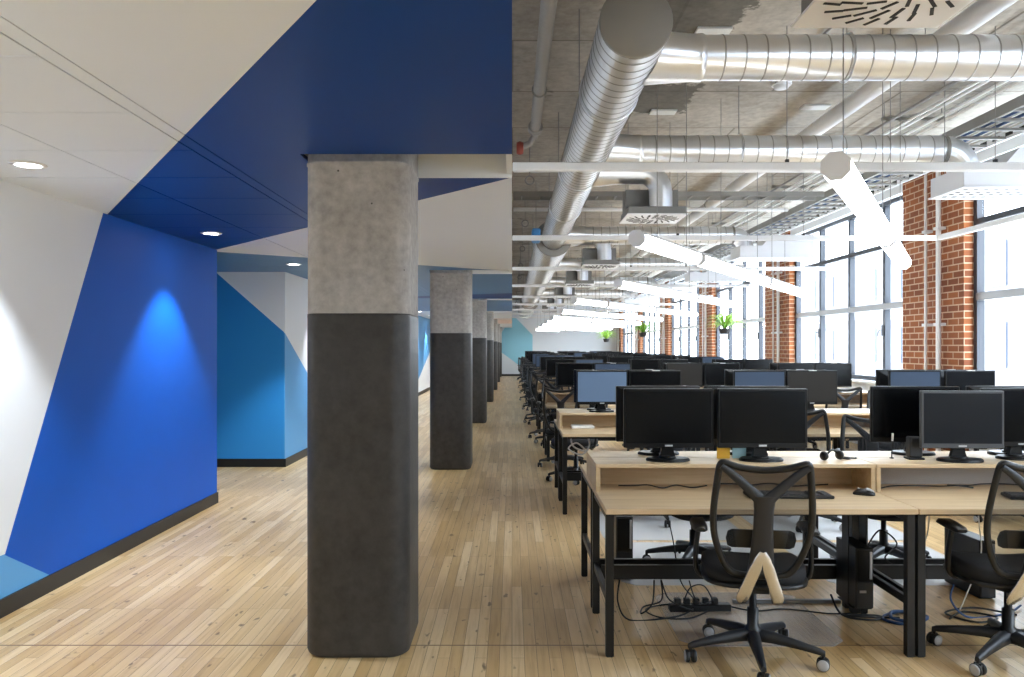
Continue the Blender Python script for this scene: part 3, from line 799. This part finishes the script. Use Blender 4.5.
loops([(1.2,4.62,.03),(1.4,4.55,.006),(1.6,4.58,.006),(1.85,4.50,.006),(2.0,4.42,.05),(2.06,4.46,.12)], .0045, 'cable', 'power_cable', 'black cable crossing the floor behind the mesh chair base')
loops([(1.86,4.55,.10),(1.88,4.45,.02),(2.0,4.40,.006),(2.10,4.42,.006),(2.08,4.47,.006),(1.9,4.46,.012),(1.98,4.42,.016),(2.2,4.43,.006)], .006, 'cable', 'power_cable', 'black cable bundle at the foot of the computer tower')
loops([(2.28,4.40,.008),(2.16,4.33,.008),(2.10,4.42,.008),(2.24,4.52,.01),(2.36,4.44,.012),(2.26,4.34,.016),(2.14,4.38,.02),(2.2,4.5,.02),(2.33,4.47,.02)], .009, 'cable_blue', 'network_cable', 'blue coiled cable on the floor left of the paired desk legs')
loops([(2.52,4.45,.19),(2.50,4.44,.1),(2.6,4.44,.006),(2.85,4.5,.006),(3.0,4.6,.02)], .006, 'cable_blue', 'network_cable', 'dark blue cable on the floor right of the paired desk legs')
loops([(2.48,4.42,.006),(2.62,4.52,.01),(2.75,4.42,.012),(2.6,4.36,.006),(2.5,4.5,.01),(2.7,4.56,.02),(2.9,4.48,.006)], .006, 'cable', 'power_cable', 'black cable tangle under the second desk')
loops([(2.30,4.30,.71),(2.31,4.34,.5),(2.27,4.42,.3),(2.24,4.46,.05)], .004, 'cable_white', 'data_cable', 'thin white cable hanging under the desk left of the paired legs')
loops([(2.56,4.30,.71),(2.60,4.34,.55),(2.64,4.40,.35),(2.55,4.44,.05)], .004, 'cable_white', 'data_cable', 'thin white cable hanging under the second desk')
loops([(2.15,4.72,.34),(2.2,4.66,.45),(2.28,4.62,.38),(2.2,4.6,.3),(2.3,4.58,.26),(2.34,4.6,.5),(2.25,4.62,.6)], .005, 'cable', 'power_cable', 'black cable looping above the computer tower')
loops([(.98,4.95,.5),(1.0,4.85,.35),(1.03,4.78,.12),(1.1,4.75,.02)], .004, 'cable', 'power_cable', 'thin black cable hanging by the far chair under the nearest desks')
loops([(.56,7.46,.712),(.58,7.40,.60),(.70,7.42,.55),(.62,7.48,.62),(.54,7.44,.57),(.66,7.40,.52),(.74,7.46,.60),(.72,7.5,.712)], .008, 'cable_white', 'data_cable', 'white cables bunched beneath the aisle end desk of the second row')
tr_ = MB().box(.58, .80, 7.58, 7.74, DZ+.0005, DZ+.028, 'label_white', .006).build('document_tray'); tag(tr_, 'pale flat tray inside the shelf at the aisle end of the second desk row', 'tray')
ps = thing('power_strip', 'black power strip on the floor behind the mesh chair', 'power strip', (1.10, 4.57, 0), R(2))
MB().box(-.18, .18, -.026, .026, 0, .04, 'plastic', .004).build('case', ps)
for i in range(5): MB().box(-.15+.055*i, -.115+.055*i, -.017, .017, .04, .075, 'rubber', .004).build('plug', ps)
rw = MB().box(1.33, 1.98, 4.69, 4.72, 0, .022, 'alu', .004).build('floor_raceway'); tag(rw, 'flat metal cable raceway on the floor beneath the nearest desk', 'raceway')
for x0, x1, y0, y1, lab in ((.88, 1.74, 4.02, 4.9, 'clear chair mat under the mesh chair at the nearest desk'), (.72, 1.92, 5.05, 6.15, 'added chair mat whitened as floor glare behind the nearest desks at the aisle end'), (2.08, 3.2, 5.05, 6.15, 'added chair mat whitened as floor glare behind the second pair of nearest desks'),
                            (.74, 1.92, 6.22, 7.3, 'added chair mat whitened as floor glare before the second desk row, aisle end'), (2.08, 3.24, 6.22, 7.3, 'added chair mat whitened as floor glare before the second desk row, middle desk')):
    o = MB().prism([(x0+.08,y0),(x1-.08,y0),(x1,y0+.08),(x1,y1-.08),(x1-.08,y1),(x0+.08,y1),(x0,y1-.08),(x0,y0+.08)], 'z', .0004, .0026, 'mat' if y0 < 5 else 'mat_glare').build('chair_mat'); tag(o, lab, 'chair mat')  # mats beyond the first are added, whitened to stand in for floor glare
# things on the raised shelves
dg = thing('headset', 'black headset with tangled cord on the shelf right of the second monitor', 'headset', (1.83, 4.46, HZT), R(20))
MB().tube([(.055*math.cos(a), .012*math.sin(a*2), .008+.05*abs(math.sin(a))) for a in [math.pi*i/12 for i in range(13)]], .006, 'plastic', 8).build('headband', dg)
for sx in (-1, 1): MB().lathe([(.004,-.012),(.024,-.012),(.027,0),(.022,.012),(.004,.012)], 'plastic', (sx*.055, 0, .027), 'x', 16).build('ear_cup', dg)
MB().tube(spline([(.06,0,.01),(.09,-.03,.006),(.13,.0,.006),(.11,.03,.008),(.08,.01,.01),(.15,-.02,.006),(.17,.0,.006)], 5), .004, 'cable', 6).build('cord', dg)
mc = thing('desk_microphone', 'thin black stick with pale tip standing on the shelf', 'microphone', (2.205, 4.53, HZT))
MB().cyl((0,0,.0), (.004,0,.10), .0028, 'plastic', 8).lathe([(.012,0),(.012,.004),(.003,.006)], 'plastic', seg=12).build('stem', mc)
MB().cyl((.004,0,.10), (.006,0,.145), .006, 'label_white', 8).build('tip', mc)
for x0, x1, mk, cn, y in ((1.188, 1.263, 'note_yellow', 'yellow', 4.52), (1.281, 1.36, 'note_blue', 'pale blue', 4.53)):
    o = MB().box(x0, x1, y, y+.006, HZT, HZT+.12, mk, .001).build('paper_card'); tag(o, '%s paper card propped behind the nearest monitors' % cn, 'card')
for i, (x0, x1, y) in enumerate(((.60, 1.10, 4.42), (1.15, 1.8, 4.46), (2.06, 2.6, 4.40), (2.5, 3.0, 4.46))):
    pts = [(x0+(x1-x0)*q/6, y+random.uniform(-.03,.03), DZ+.006+random.choice((0,.006,.012))) for q in range(7)]
    loops(pts, .004, 'cable', 'monitor_cable', ['black cable inside the aisle end shelf of the nearest desk', 'black cable inside the shelf beside the keyboard', 'black cable inside the shelf beside the paired legs', 'black cable inside the shelf behind the chair cut by the edge'][i])
sk = thing('desk_speaker', 'slim black speaker standing behind the grey framed monitor', 'speaker', (2.32, 4.50, HZT), R(-4))
MB().box(-.036, .036, -.03, .03, .012, .13, 'plastic_grey', .006).build('cabinet', sk); MB().box(-.045, .045, -.04, .04, 0, .012, 'plastic', .004).build('foot', sk)

# ------------------------------------------------------------------ ductwork
DX, DZ2, DR = .675, 3.315, .196
def duct(mb, L, r, o, axis, seg, step=.115):
    n = max(2, int(L/step)); st = L/n
    mb.lathe([(r, st*k) for k in range(n+1)], 'galv', o, axis, seg, caps=False)
    for k in range(1, n): mb.lathe([(r+.0005, st*k-.005), (r+.0035, st*k-.002), (r+.0035, st*k+.002), (r+.0005, st*k+.005)], 'seam', o, axis, seg, caps=False)
    return mb
t = thing('main_duct', 'long spiral metal air duct running the length of the office ceiling', 'duct', (DX, 4.24, DZ2))
duct(MB(), 8.4, DR, (0,0,0), 'y', 40).build('spiral_body', t)
MB().lathe([(.001,-.012),(DR-.004,-.012),(DR+.004,-.006),(DR+.004,.02),(DR,.02)], 'galv_dull', axis='y', seg=40).build('end_cap', t)  # shade on the camera-facing end put into this darker metal
duct(MB(), 17, .29, (0,8.4,-.02), 'y', 36, .2).build('wide_body', t)
MB().lathe([(DR-.01,-.004),(.285,-.004),(.297,0),(.297,.04),(.29,.04)], 'galv_dull', (0,8.4,-.02), 'y', 36, caps=False).build('step_flange', t)
duct(MB(), 10, .36, (0,25.4,-.04), 'y', 36, .3).build('wide_body', t)
MB().lathe([(.2,-.004),(.355,-.004),(.367,0),(.367,.04),(.36,.04)], 'galv_dull', (0,25.4,-.04), 'y', 36, caps=False).build('step_flange', t)
for y in (1.2, 3.6, 5.6, 9.7, 13, 17, 21, 25, 29, 33):
    rr = DR if y < 8.4 else (.29 if y < 25.4 else .36)
    h = MB(); h.tube([((rr+.008)*math.cos(2*math.pi*i/28), y, (rr+.008)*math.sin(2*math.pi*i/28)) for i in range(28)], .007, 'galv', 6, closed=True, flat=.8, up=(0,1,0)); h.cyl((-rr-.01, y, 0), (-rr-.01, y, ZS-DZ2), .004, 'rod', 6); h.cyl((rr+.01, y, 0), (rr+.01, y, ZS-DZ2), .004, 'rod', 6); h.build('hanger', t)
def elbow(mb, c0, r_b, r, seg=24, n=7):
    """gored elbow from +X heading down; c0 start centre"""
    secs = []
    for i in range(n):
        a = math.pi/2*i/(n-1)
        ctr = Vector((c0[0]+r_b*math.sin(a), c0[1], c0[2]-r_b*(1-math.cos(a))))
        u = Vector((0,1,0)); v = Vector((math.sin(a), 0, math.cos(a)))
        secs.append([ctr+u*r*math.cos(2*math.pi*k/seg)+v*r*math.sin(2*math.pi*k/seg) for k in range(seg)])
    for s0, s1 in zip(secs, secs[1:]): mb.loft([s0, s1], 'galv', False, caps=False)
CR = .134
G_BR = 'branch air ducts'
branch = [(4.78, 4.05), (7.05, 3.88), (12.4, 3.50), (16.8, 3.72), (21.5, 3.72), (26.3, 3.72), (31.0, 3.72)]
for i, (y, xe) in enumerate(branch):
    t = thing('branch_duct', '%s spiral metal duct crossing from the main duct to the windows' % ORD[i], 'duct', (0, y, DZ2), 0, G_BR)
    duct(MB(), xe-1.15, CR, (1.15,0,0), 'x', 32, .125).build('spiral_body', t)
    RM, zo = (DR, 0) if y < 12.5 else ((.29, -.02) if y < 29 else (.36, -.04))
    ck = MB(); secs = []
    q0 = []
    for k in range(32):
        an = 2*math.pi*k/32; yy, zz = .20*math.sin(an), .155*math.cos(an)
        q0.append((DX+math.sqrt((RM+.007)**2-(zz-zo)**2), yy, zz))
    secs = [q0] + [[(x, r_*math.sin(2*math.pi*k/32), r_*math.cos(2*math.pi*k/32)) for k in range(32)] for x, r_ in ((1.10, CR*1.04), (1.13, CR*1.06), (1.16, CR*1.06), (1.165, CR))]
    ck.loft(secs, 'galv', True, caps=False).build('cone_takeoff', t)
    el = MB(); elbow(el, (xe, 0, 0), .20, CR); el.build('elbow', t)
    MB().lathe([(CR+.008, xe-.02), (CR+.008, xe+.015)], 'galv_dull', axis='x', seg=32, caps=False).build('collar', t)
    for x in (2.05,):
        hh = MB(); hh.tube([(x, (CR+.01)*math.cos(2*math.pi*q/24), (CR+.01)*math.sin(2*math.pi*q/24)) for q in range(24)], .006, 'galv', 6, closed=True, flat=.8, up=(1,0,0)); hh.cyl((x, 0, CR+.005), (x, 0, ZS-DZ2), .004, 'rod', 6); hh.build('hanger', t)
    # white terminal box by the windows
    bx = thing('air_terminal_box', 'white vented air box %s from the camera beside the windows' % ORD[i], 'air box', (xe+.2, y, 0), 0, 'air terminal boxes')
    q = MB(); zt, zb = DZ2-.203, 2.94
    q.prism([(-.15,zb),(1.0,zb),(1.0,zt+.17),(.34,zt+.17),(.19,zt),(-.15,zt)], 'y', -.27, .27, 'box_white')
    q.build('housing', bx)
    g = MB(); g.box(-.17, 1.02, -.29, .29, zb-.014, zb-.001, 'box_white', .003); g.build('face_plate', bx)
    sl_ = MB()
    for u in range(12):
        for v_ in range(4): sl_.box(-.11+.09*u, -.07+.09*u, -.2+.11*v_, -.185+.11*v_+.02, zb-.0165, zb-.0135, 'slot_dark')
    sl_.build('vent_slots', bx)
    hr = MB()
    for hx in ((3.80, 4.82) if xe > 3.5 else (3.68, 4.06)):
        hx -= xe+.2
        hr2 = MB().cyl((hx, -.2, zt-.05), (hx, -.2, ZS), .004, 'rod', 6); hr2.build('hanger_rod', bx)

# swirl diffusers in a line
for i, y in enumerate((2.89, 8.0, 12.8, 16.7, 21.2, 25.6, 30.2)):
    t = thing('ceiling_diffuser', '%s square swirl air diffuser in the line beside the main duct' % ORD[i], 'air diffuser', (1.44, y, 2.85), 0, 'square air diffusers')
    (MB().box(-.27, .27, -.27, .27, .012, .30, 'box_grey', .004) if i == 0 else MB().box(-.27, .27, .03, .27, .012, .31, 'box_grey', .004).box(-.285, .285, -.27, .285, .012, .085, 'box_grey', .003)).build('plenum', t)
    MB().box(-.30, .30, -.30, .30, 0, .012, 'box_white', .003).build('face_plate', t)
    sw = MB()
    for ringr, n, ln in ((.085, 8, .07), (.165, 16, .085), (.235, 20, .07)):
        for k in range(n):
            a = 2*math.pi*k/n; cx, cy = ringr*math.cos(a), ringr*math.sin(a); b_ = a + R(28)
            if abs(cx) > .27 or abs(cy) > .27: continue
            dx, dy = math.cos(b_)*ln/2, math.sin(b_)*ln/2; nx, ny = -math.sin(b_)*.007, math.cos(b_)*.007
            sw.prism([(cx-dx-nx, cy-dy-ny), (cx+dx-nx, cy+dy-ny), (cx+dx+nx, cy+dy+ny), (cx-dx+nx, cy-dy+ny)], 'z', -.003, .002, 'slot_dark')
    sw.build('swirl_slots', t)
    for sx in (-1, 1): MB().cyl((sx*.22, .2, .3), (sx*.22, .2, ZS-2.85), .0035, 'rod', 6).build('hanger_rod', t)
    if i > 0:
        RM, zo = (DR, 0) if y < 12.6 else ((.29, -.02) if y < 29 else (.36, -.04))
        zr = .45 - (DZ2-2.85)
        e = MB(); elbow(e, (-.14, -.125, .45), .20, .115)
        e.cyl((.06, -.125, .26), (.06, -.125, .086), .117, 'galv', 24)
        q0 = []
        for k in range(24):
            an = 2*math.pi*k/24; zz = .145*math.cos(an)
            q0.append((DX-1.44+math.sqrt((RM+.006)**2-(zz+zr-zo)**2), -.125+.145*math.sin(an), .45+zz))
        e.loft([q0]+[[(xx, -.125+.117*math.sin(2*math.pi*k/24), .45+.117*math.cos(2*math.pi*k/24)) for k in range(24)] for xx in (-.36, -.135)], 'galv', True, caps=False)
        e.build('feed_elbow', t)

# ------------------------------------------------------------------ white rails, pipes and trays
ZR = 2.865
for i in range(9):
    y = 5.73 + 3.77*i
    t = thing('white_rail', '%s white tube rail crossing the office under the ducts' % ORD[i], 'rail', (0, y, ZR), 0, 'white ceiling rails')
    xe = 5.36 if i % 2 == 0 else 5.19
    MB().box(.003, xe, -.028, .028, -.03, .03, 'pipe_white', .006).build('tube', t)
    for x in (2.02, 3.55): MB().cyl((x, 0, .03), (x, 0, ZS-ZR), .0035, 'rod', 6).box(x-.012, x+.012, -.012, .012, .03, .055, 'plastic').build('hanger_rod', t)
    if i == 1: MB().box(xe-.03, xe+.03, -3.7, -.028, -.03, .03, 'pipe_white', .006).build('return_tube', t)
def pipe(name, x, z, r, mat, label, cat='pipe', y0=YN+.02, y1=YF-.02, clamps=True, group=None):
    t = thing(name, label, cat, (x, 0, z), 0, group)
    MB().cyl((0, y0, 0), (0, y1, 0), r, mat, 14).build('run', t)
    if clamps:
        for k in range(12):
            y = 2.6 + 3.1*k
            MB().tube([((r+.004)*math.cos(2*math.pi*q/14), y, (r+.004)*math.sin(2*math.pi*q/14)) for q in range(14)], .009, 'rod', 5, closed=True, flat=.4, up=(0,1,0)).cyl((0, y, r), (0, y, ZS-z), .004, 'rod', 6).build('hanger', t)
    return t
pipe('sprinkler_pipe', 3.02, 3.70, .075, 'pipe_white', 'thick white insulated pipe running along the ceiling above the desks')
pipe('thin_conduit', 2.33, 3.875, .012, 'pipe_grey', 'thin conduit on the slab running to the smoke detector', clamps=False, y0=1.0, y1=6.88)
for i, x in enumerate((3.61, 3.76, 3.85, 3.98, 4.11)):
    pipe('conduit', x, 3.70 - .012*(i % 2), .0155, 'pipe_grey' if i == 0 else 'pipe_white', ['grey conduit, innermost of the parallel bundle near the windows', 'second slim white conduit in the parallel bundle near the windows', 'third slim conduit in the parallel bundle near the windows', 'fourth slim conduit in the parallel bundle near the windows', 'slim white conduit, outermost of the bundle and next the cable tray'][i], 'conduit', clamps=False, group='parallel conduits')
for k in range(11):
    y = 4.3 + 3.2*k
    o = MB().box(3.56, 4.15, y-.02, y+.02, 3.716, 3.75, 'galv_dull').cyl((3.58, y, 3.75), (3.58, y, ZS), .004, 'rod', 6).cyl((4.13, y, 3.75), (4.13, y, ZS), .004, 'rod', 6).build('conduit_bracket')
    tag(o, '%s metal strut bracket holding the conduit bundle' % ORD[k], 'bracket', 'conduit brackets')
t = pipe('riser_pipe', .20, 3.42, .045, 'pipe_grey', 'grey steel pipe with red valve beside the white bulkhead', clamps=True, y0=YN+.02, y1=6.7)
v = MB(); v.lathe([(.05,0),(.065,.02),(.065,.06),(.05,.08)], 'pipe_grey', (0,6.66,0), 'y', 14); v.tube([(0,6.7,0),(0,6.85,-.02),(-.04,6.9,-.08),(-.10,6.9,-.1)], .03, 'pipe_grey', 10); v.build('elbow_fitting', t)
MB().lathe([(.004,-.03),(.05,-.03),(.06,0),(.05,.03),(.004,.03)], 'valve_red', (-.13,6.9,-.12), 'x', 14).build('valve', t)
# ladder tray
t = thing('cable_tray', 'perforated ladder cable tray running above the windows side', 'cable tray', (4.17, 0, 3.55))
for x, mk in ((0, 'galv_dull'), (.53, 'box_white')):
    r_ = MB(); r_.box(x-.012, x+.012, YN+.02, YF-.02, -.04, .05, mk); r_.build('side_rail', t)
ho = MB()
for k in range(110): ho.box(.516, .519, .5+.2*k, .5+.2*k+.11, -.012, .022, 'slot_dark')
o = ho.build('slot', t); o['kind'] = 'stuff'
for k in range(70):
    MB().box(.012, .518, 2.0+.30*k, 2.0+.30*k+.035, -.036, -.012, 'galv_dull').build('rung', t)
for y in [3+3*k for k in range(12)]:
    for x in (-.02, .55): MB().cyl((x, y, -.02), (x, y, ZS-3.55), .0035, 'rod', 6).build('hanger_rod', t)
for i, (x, mk, rr) in enumerate(((4.25,'cable_white',.016),(4.31,'cable_blue',.013),(4.37,'cable_white',.012),(4.44,'cable_blue',.016),(4.52,'cable_white',.014))):
    pts = [(x+random.uniform(-.012,.012), y, 3.55+rr-.008) for y in [YN+.1+1.2*q for q in range(34)]]
    o = MB().tube(pts, rr, mk, 6).build('tray_cable'); tag(o, '%s cable lying in the ladder tray, %s from its inner rail' % ('pale' if 'white' in mk else 'blue', ORD[i]), 'cable', 'cables in the ladder tray')
# cross trays and cross pipes
for i, (y, z, x0, x1, kind) in enumerate(((9.0, 3.58, .02, 3.6, 'pipe'), (10.4, 3.55, .02, 4.1, 'tray'), (11.6, 3.58, .02, 4.1, 'pipe'), (14.4, 3.55, 1.06, 4.1, 'tray'), (15.4, 3.58, 1.06, 4.1, 'pipe'), (18.6, 3.55, 1.06, 4.1, 'tray'), (19.6, 3.58, 1.06, 4.1, 'pipe'), (23.5, 3.55, 1.06, 4.1, 'tray'))):
    if kind == 'tray':
        t = thing('cross_tray', '%s ladder tray crossing the ceiling beyond the ducts' % ORD[(i-1)//2], 'cable tray', (0, y, z), 0, 'cross ladder trays')
        for dy in (-.15, .15): MB().box(x0, x1, dy-.01, dy+.01, -.03, .03, 'galv_dull').build('side_rail', t)
        for k in range(int((x1-x0)/.25)): MB().box(x0+.1+.25*k, x0+.12+.25*k, -.14, .14, -.025, -.005, 'galv_dull').build('rung', t)
        for x in (1.9, 3.45): MB().cyl((x, .15, 0), (x, .15, ZS-z), .0035, 'rod', 6).build('hanger_rod', t)
    else:
        t = thing('cross_pipe', '%s slim pale pipe crossing the ceiling beyond the ducts' % ORD[i//2], 'pipe', (0, y, z), 0, 'cross pipes')
        MB().cyl((x0, 0, 0), (x1, 0, 0), .03, 'pipe_white', 12).build('run', t)
        for x in (1.9, 3.3): MB().cyl((x, 0, .02), (x, 0, ZS-z), .0035, 'rod', 6).build('hanger_rod', t)
# slab fittings
t = thing('smoke_detector', 'round white smoke detector on the slab under the first branch duct', 'smoke detector', (2.40, 6.95, ZS))
MB().lathe([(.09,0),(.09,-.02),(.085,-.03)], 'box_white', seg=24).build('base', t); MB().lathe([(.07,-.03),(.06,-.055),(.03,-.062),(.001,-.063)], 'box_white', seg=24).build('sensor_head', t)
def ceil_at(px, py, z=ZS): d = (z-H)*F/(HY-py); return ((px-CX)*d/F, d)
for i, (px, py) in enumerate(((713, 30), (663, 111), (815, 106))):
    x, y = ceil_at(px, py)
    o = MB().box(x-.13, x+.13, y-.07, y+.07, ZS-.02, ZS-.001, 'label_white', .003).build('mounting_plate'); tag(o, ['small white plate bolted to the slab beside the first branch duct', 'small pale plate bolted to the slab between the two branch ducts', 'small pale plate bolted to the slab by the thick white pipe'][i], 'plate', 'slab plates')
bl = MB().box(.28, .40, 10.9, 11.2, 3.02, 3.2, 'blue_wrap', .02).cyl((.34, 11.05, 3.2), (.34, 11.05, ZS), .004, 'rod', 6).build('valve_actuator'); tag(bl, 'blue valve box hanging beside the main duct', 'valve')

# ------------------------------------------------------------------ pendant tube lights, laid diagonally
ang = R(30)
ZP = 2.31
hseg = .76
rows = [((1.36, 3.28), (2.50, 1.85)), ((.876, 5.49), (1.40, 2.68, 2.55)), ((1.28, 9.42), (3.1, 2.4)), ((1.02, 12.9), (1.3, 2.44, 2.9))]
rows += [((1.05, 16.75+3.77*k), (2.44, 2.44, 1.4)[:3 if k < 5 else 1]) for k in range(6)]
OBST = [(.3, 1.05, 0, 40), (2.93, 3.11, 0, 40), (3.55, 4.16, 0, 40), (4.14, 4.74, 0, 40)] + [(.5, 5.0, y-.32, y+.32) for y, _ in branch] + [(0, 5.4, 5.73+3.77*i-.04, 5.73+3.77*i+.04) for i in range(9)]
OBST += [(1.1, 1.8, y-.34, y+.34) for y in (2.89, 8.0, 12.8, 16.7, 21.2, 25.6, 30.2)] + [(0, 4.2, y-.2, y+.2) for y in (9.0, 10.4, 11.6, 14.4, 15.4, 18.6, 19.6, 23.5)]
def octo(r, z, cx=0): return [(r*math.cos(R(22.5+45*i)), z+r*math.sin(R(22.5+45*i))) for i in range(8)]
for i, ((x, y), segs) in enumerate(rows):
    px, py = x, y
    for q, Ls in enumerate(segs):
        t = thing('pendant_light', 'lit white tube pendant light, %s in the %s diagonal row from the camera' % (ORD[q], ORD[i]), 'pendant light', (px, py, ZP), -ang, 'diagonal pendant lights')
        r_ = .062
        oc = octo(r_, 0)
        low = [oc[k] for k in (3, 4, 5, 6, 7, 0)]
        MB().prism(low, 'y', .02, Ls-.02, 'tube').build('diffuser', t)
        top = [oc[k] for k in (0, 1, 2, 3)]
        MB().prism(top, 'y', .02, Ls-.02, 'box_white').build('housing', t)
        for a0, a1 in ((0, .02), (Ls-.02, Ls)): MB().prism(octo(r_+.002, 0), 'y', a0, a1, 'box_white').build('end_cap', t)
        def clear(a0):
            X, Y = px+math.sin(ang)*a0, py+math.cos(ang)*a0
            for x0, x1, y0, y1 in OBST:
                if x0-.02 < X < x1+.02 and y0-.02 < Y < y1+.02: return False
            return True
        for a0, st in ((.25, .06), (Ls-.25, -.06)):
            for _ in range(28):
                if clear(a0): break
                a0 += st
            if not clear(a0) or not .05 < a0 < Ls-.05: continue
            MB().cyl((0, a0, r_-.01), (0, a0, ZS-ZP), .003, 'rod', 6).build('hanger_wire', t)
        px += math.sin(ang)*(Ls+.09); py += math.cos(ang)*(Ls+.09)

# ------------------------------------------------------------------ pipes on the brick piers and hanging plants
for i, pc_ in enumerate(piers[2:]):
    for q, (dy, rr, nm, lab) in enumerate(((-.30, .03, 'riser', 'thick white riser pipe on the %s brick pier from the camera'), (.0, .017, 'riser', 'slim white riser pipe on the %s brick pier from the camera'))):
        t = thing('riser_pipe', lab % ORD[i], 'pipe', (XR-.07, pc_+dy, 0), 0, 'white risers on the piers')
        MB().cyl((0,0,0.02), (0,0,ZS-.005), rr, 'pipe_white', 12).build('run', t)
        for z in (1.82, 3.02): MB().box(-rr-.01, .07, -.05, .05, z-.018, z+.018, 'box_white', .003).build('clamp', t)
def plant(loc, sc, label, seed, mk):
    rnd = random.Random(seed)
    t = thing('hanging_plant', label, 'plant', loc, 0)
    MB().lathe([(.09*sc,-.13*sc),(.125*sc,-.02*sc),(.13*sc,.0),(.12*sc,.0),(.11*sc,-.03*sc),(.001,-.03*sc)], 'pot', seg=20).build('pot', t)
    f = MB()
    for k in range(90):
        a = rnd.uniform(0, 2*math.pi); ln = rnd.uniform(.22, .46)*sc; up = rnd.uniform(.10, .28)*sc; w_ = rnd.uniform(.012,.022)*sc
        ca, sa = math.cos(a), math.sin(a); pts = []
        for u in range(6):
            s_ = u/5; r_ = .03*sc+ln*s_; z = up*4*s_*(1-s_*.62)*.9 - .16*sc*s_*s_*rnd.uniform(.8,1.2)
            ww = w_*(1-s_)**.6+.001
            pts += [(r_*ca-ww*sa, r_*sa+ww*ca, z), (r_*ca, r_*sa, z-.004), (r_*ca+ww*sa, r_*sa-ww*ca, z)]
        fs = []
        for u in range(5):
            b_ = 3*u; fs += [(b_,b_+1,b_+4,b_+3),(b_+1,b_+2,b_+5,b_+4)]
        f.add(pts, fs, mk if k % 3 else ('leaf_pale' if mk == 'leaf' else 'leaf'), True)
    f.build('foliage', t)
    for k in range(3):
        a = 2*math.pi*k/3; MB().cyl((.125*sc*math.cos(a), .125*sc*math.sin(a), 0), (0,0,1.0), .003, 'rod', 5).build('hanger_cord', t)
    MB().cyl((0,0,1.0), (0,0,ZS-loc[2]), .003, 'rod', 5).build('hanger_cord', t)
plant((4.8, 17.6, 1.95), 1.05, 'pale green trailing plant hanging by the windows, nearest of the three', 1, 'leaf_pale')
plant((4.8, 28.6, 2.05), 1.25, 'dark green leafy plant hanging by the windows, second of the three', 2, 'leaf')
plant((4.55, 37.6, 1.9), 1.25, 'small bright plant hanging by the windows, farthest of the three', 3, 'leaf_pale')

# ------------------------------------------------------------------ street side
bd = thing('building', 'pale apartment facade across the street seen through the office windows', 'building', (24, 0, -9))
MB().box(0, .5, -30, 75, 0, 17, 'facade').build('wall', bd)
random.seed(5)
for k in range(26):
    for q in range(4):
        MB().box(-.06, .0, -20+3.4*k, -18.6+3.4*k, 1.5+4*q, 3.7+4*q, 'facade_glass').build('window', bd)

# ------------------------------------------------------------------ light, camera, render look
W = bpy.data.worlds.new('World'); bpy.context.scene.world = W; W.use_nodes = True
bg = W.node_tree.nodes['Background']; bg.inputs['Color'].default_value = (.79, .89, 1, 1); bg.inputs['Strength'].default_value = 4.2
cam = bpy.data.cameras.new('camera'); co = bpy.data.objects.new('camera', cam); C.objects.link(co)
cam.sensor_width = 36; cam.lens = 36*F/1024; cam.shift_x = 0; cam.shift_y = (HY-338.5)/1024
co.location = (0, 0, H); co.rotation_euler = (R(90), 0, 0); cam.clip_start = .05; cam.clip_end = 300
sc = bpy.context.scene; sc.camera = co
sc.view_settings.view_transform = 'Standard'; sc.view_settings.look = 'None'; sc.view_settings.gamma = 1; sc.view_settings.use_curve_mapping = False
sc.view_settings.exposure = 2.1
cy = sc.cycles
cy.use_denoising = True; cy.max_bounces = 10; cy.diffuse_bounces = 5; cy.glossy_bounces = 4; cy.transparent_max_bounces = 24; cy.caustics_reflective = False; cy.caustics_refractive = False; cy.sample_clamp_indirect = 8
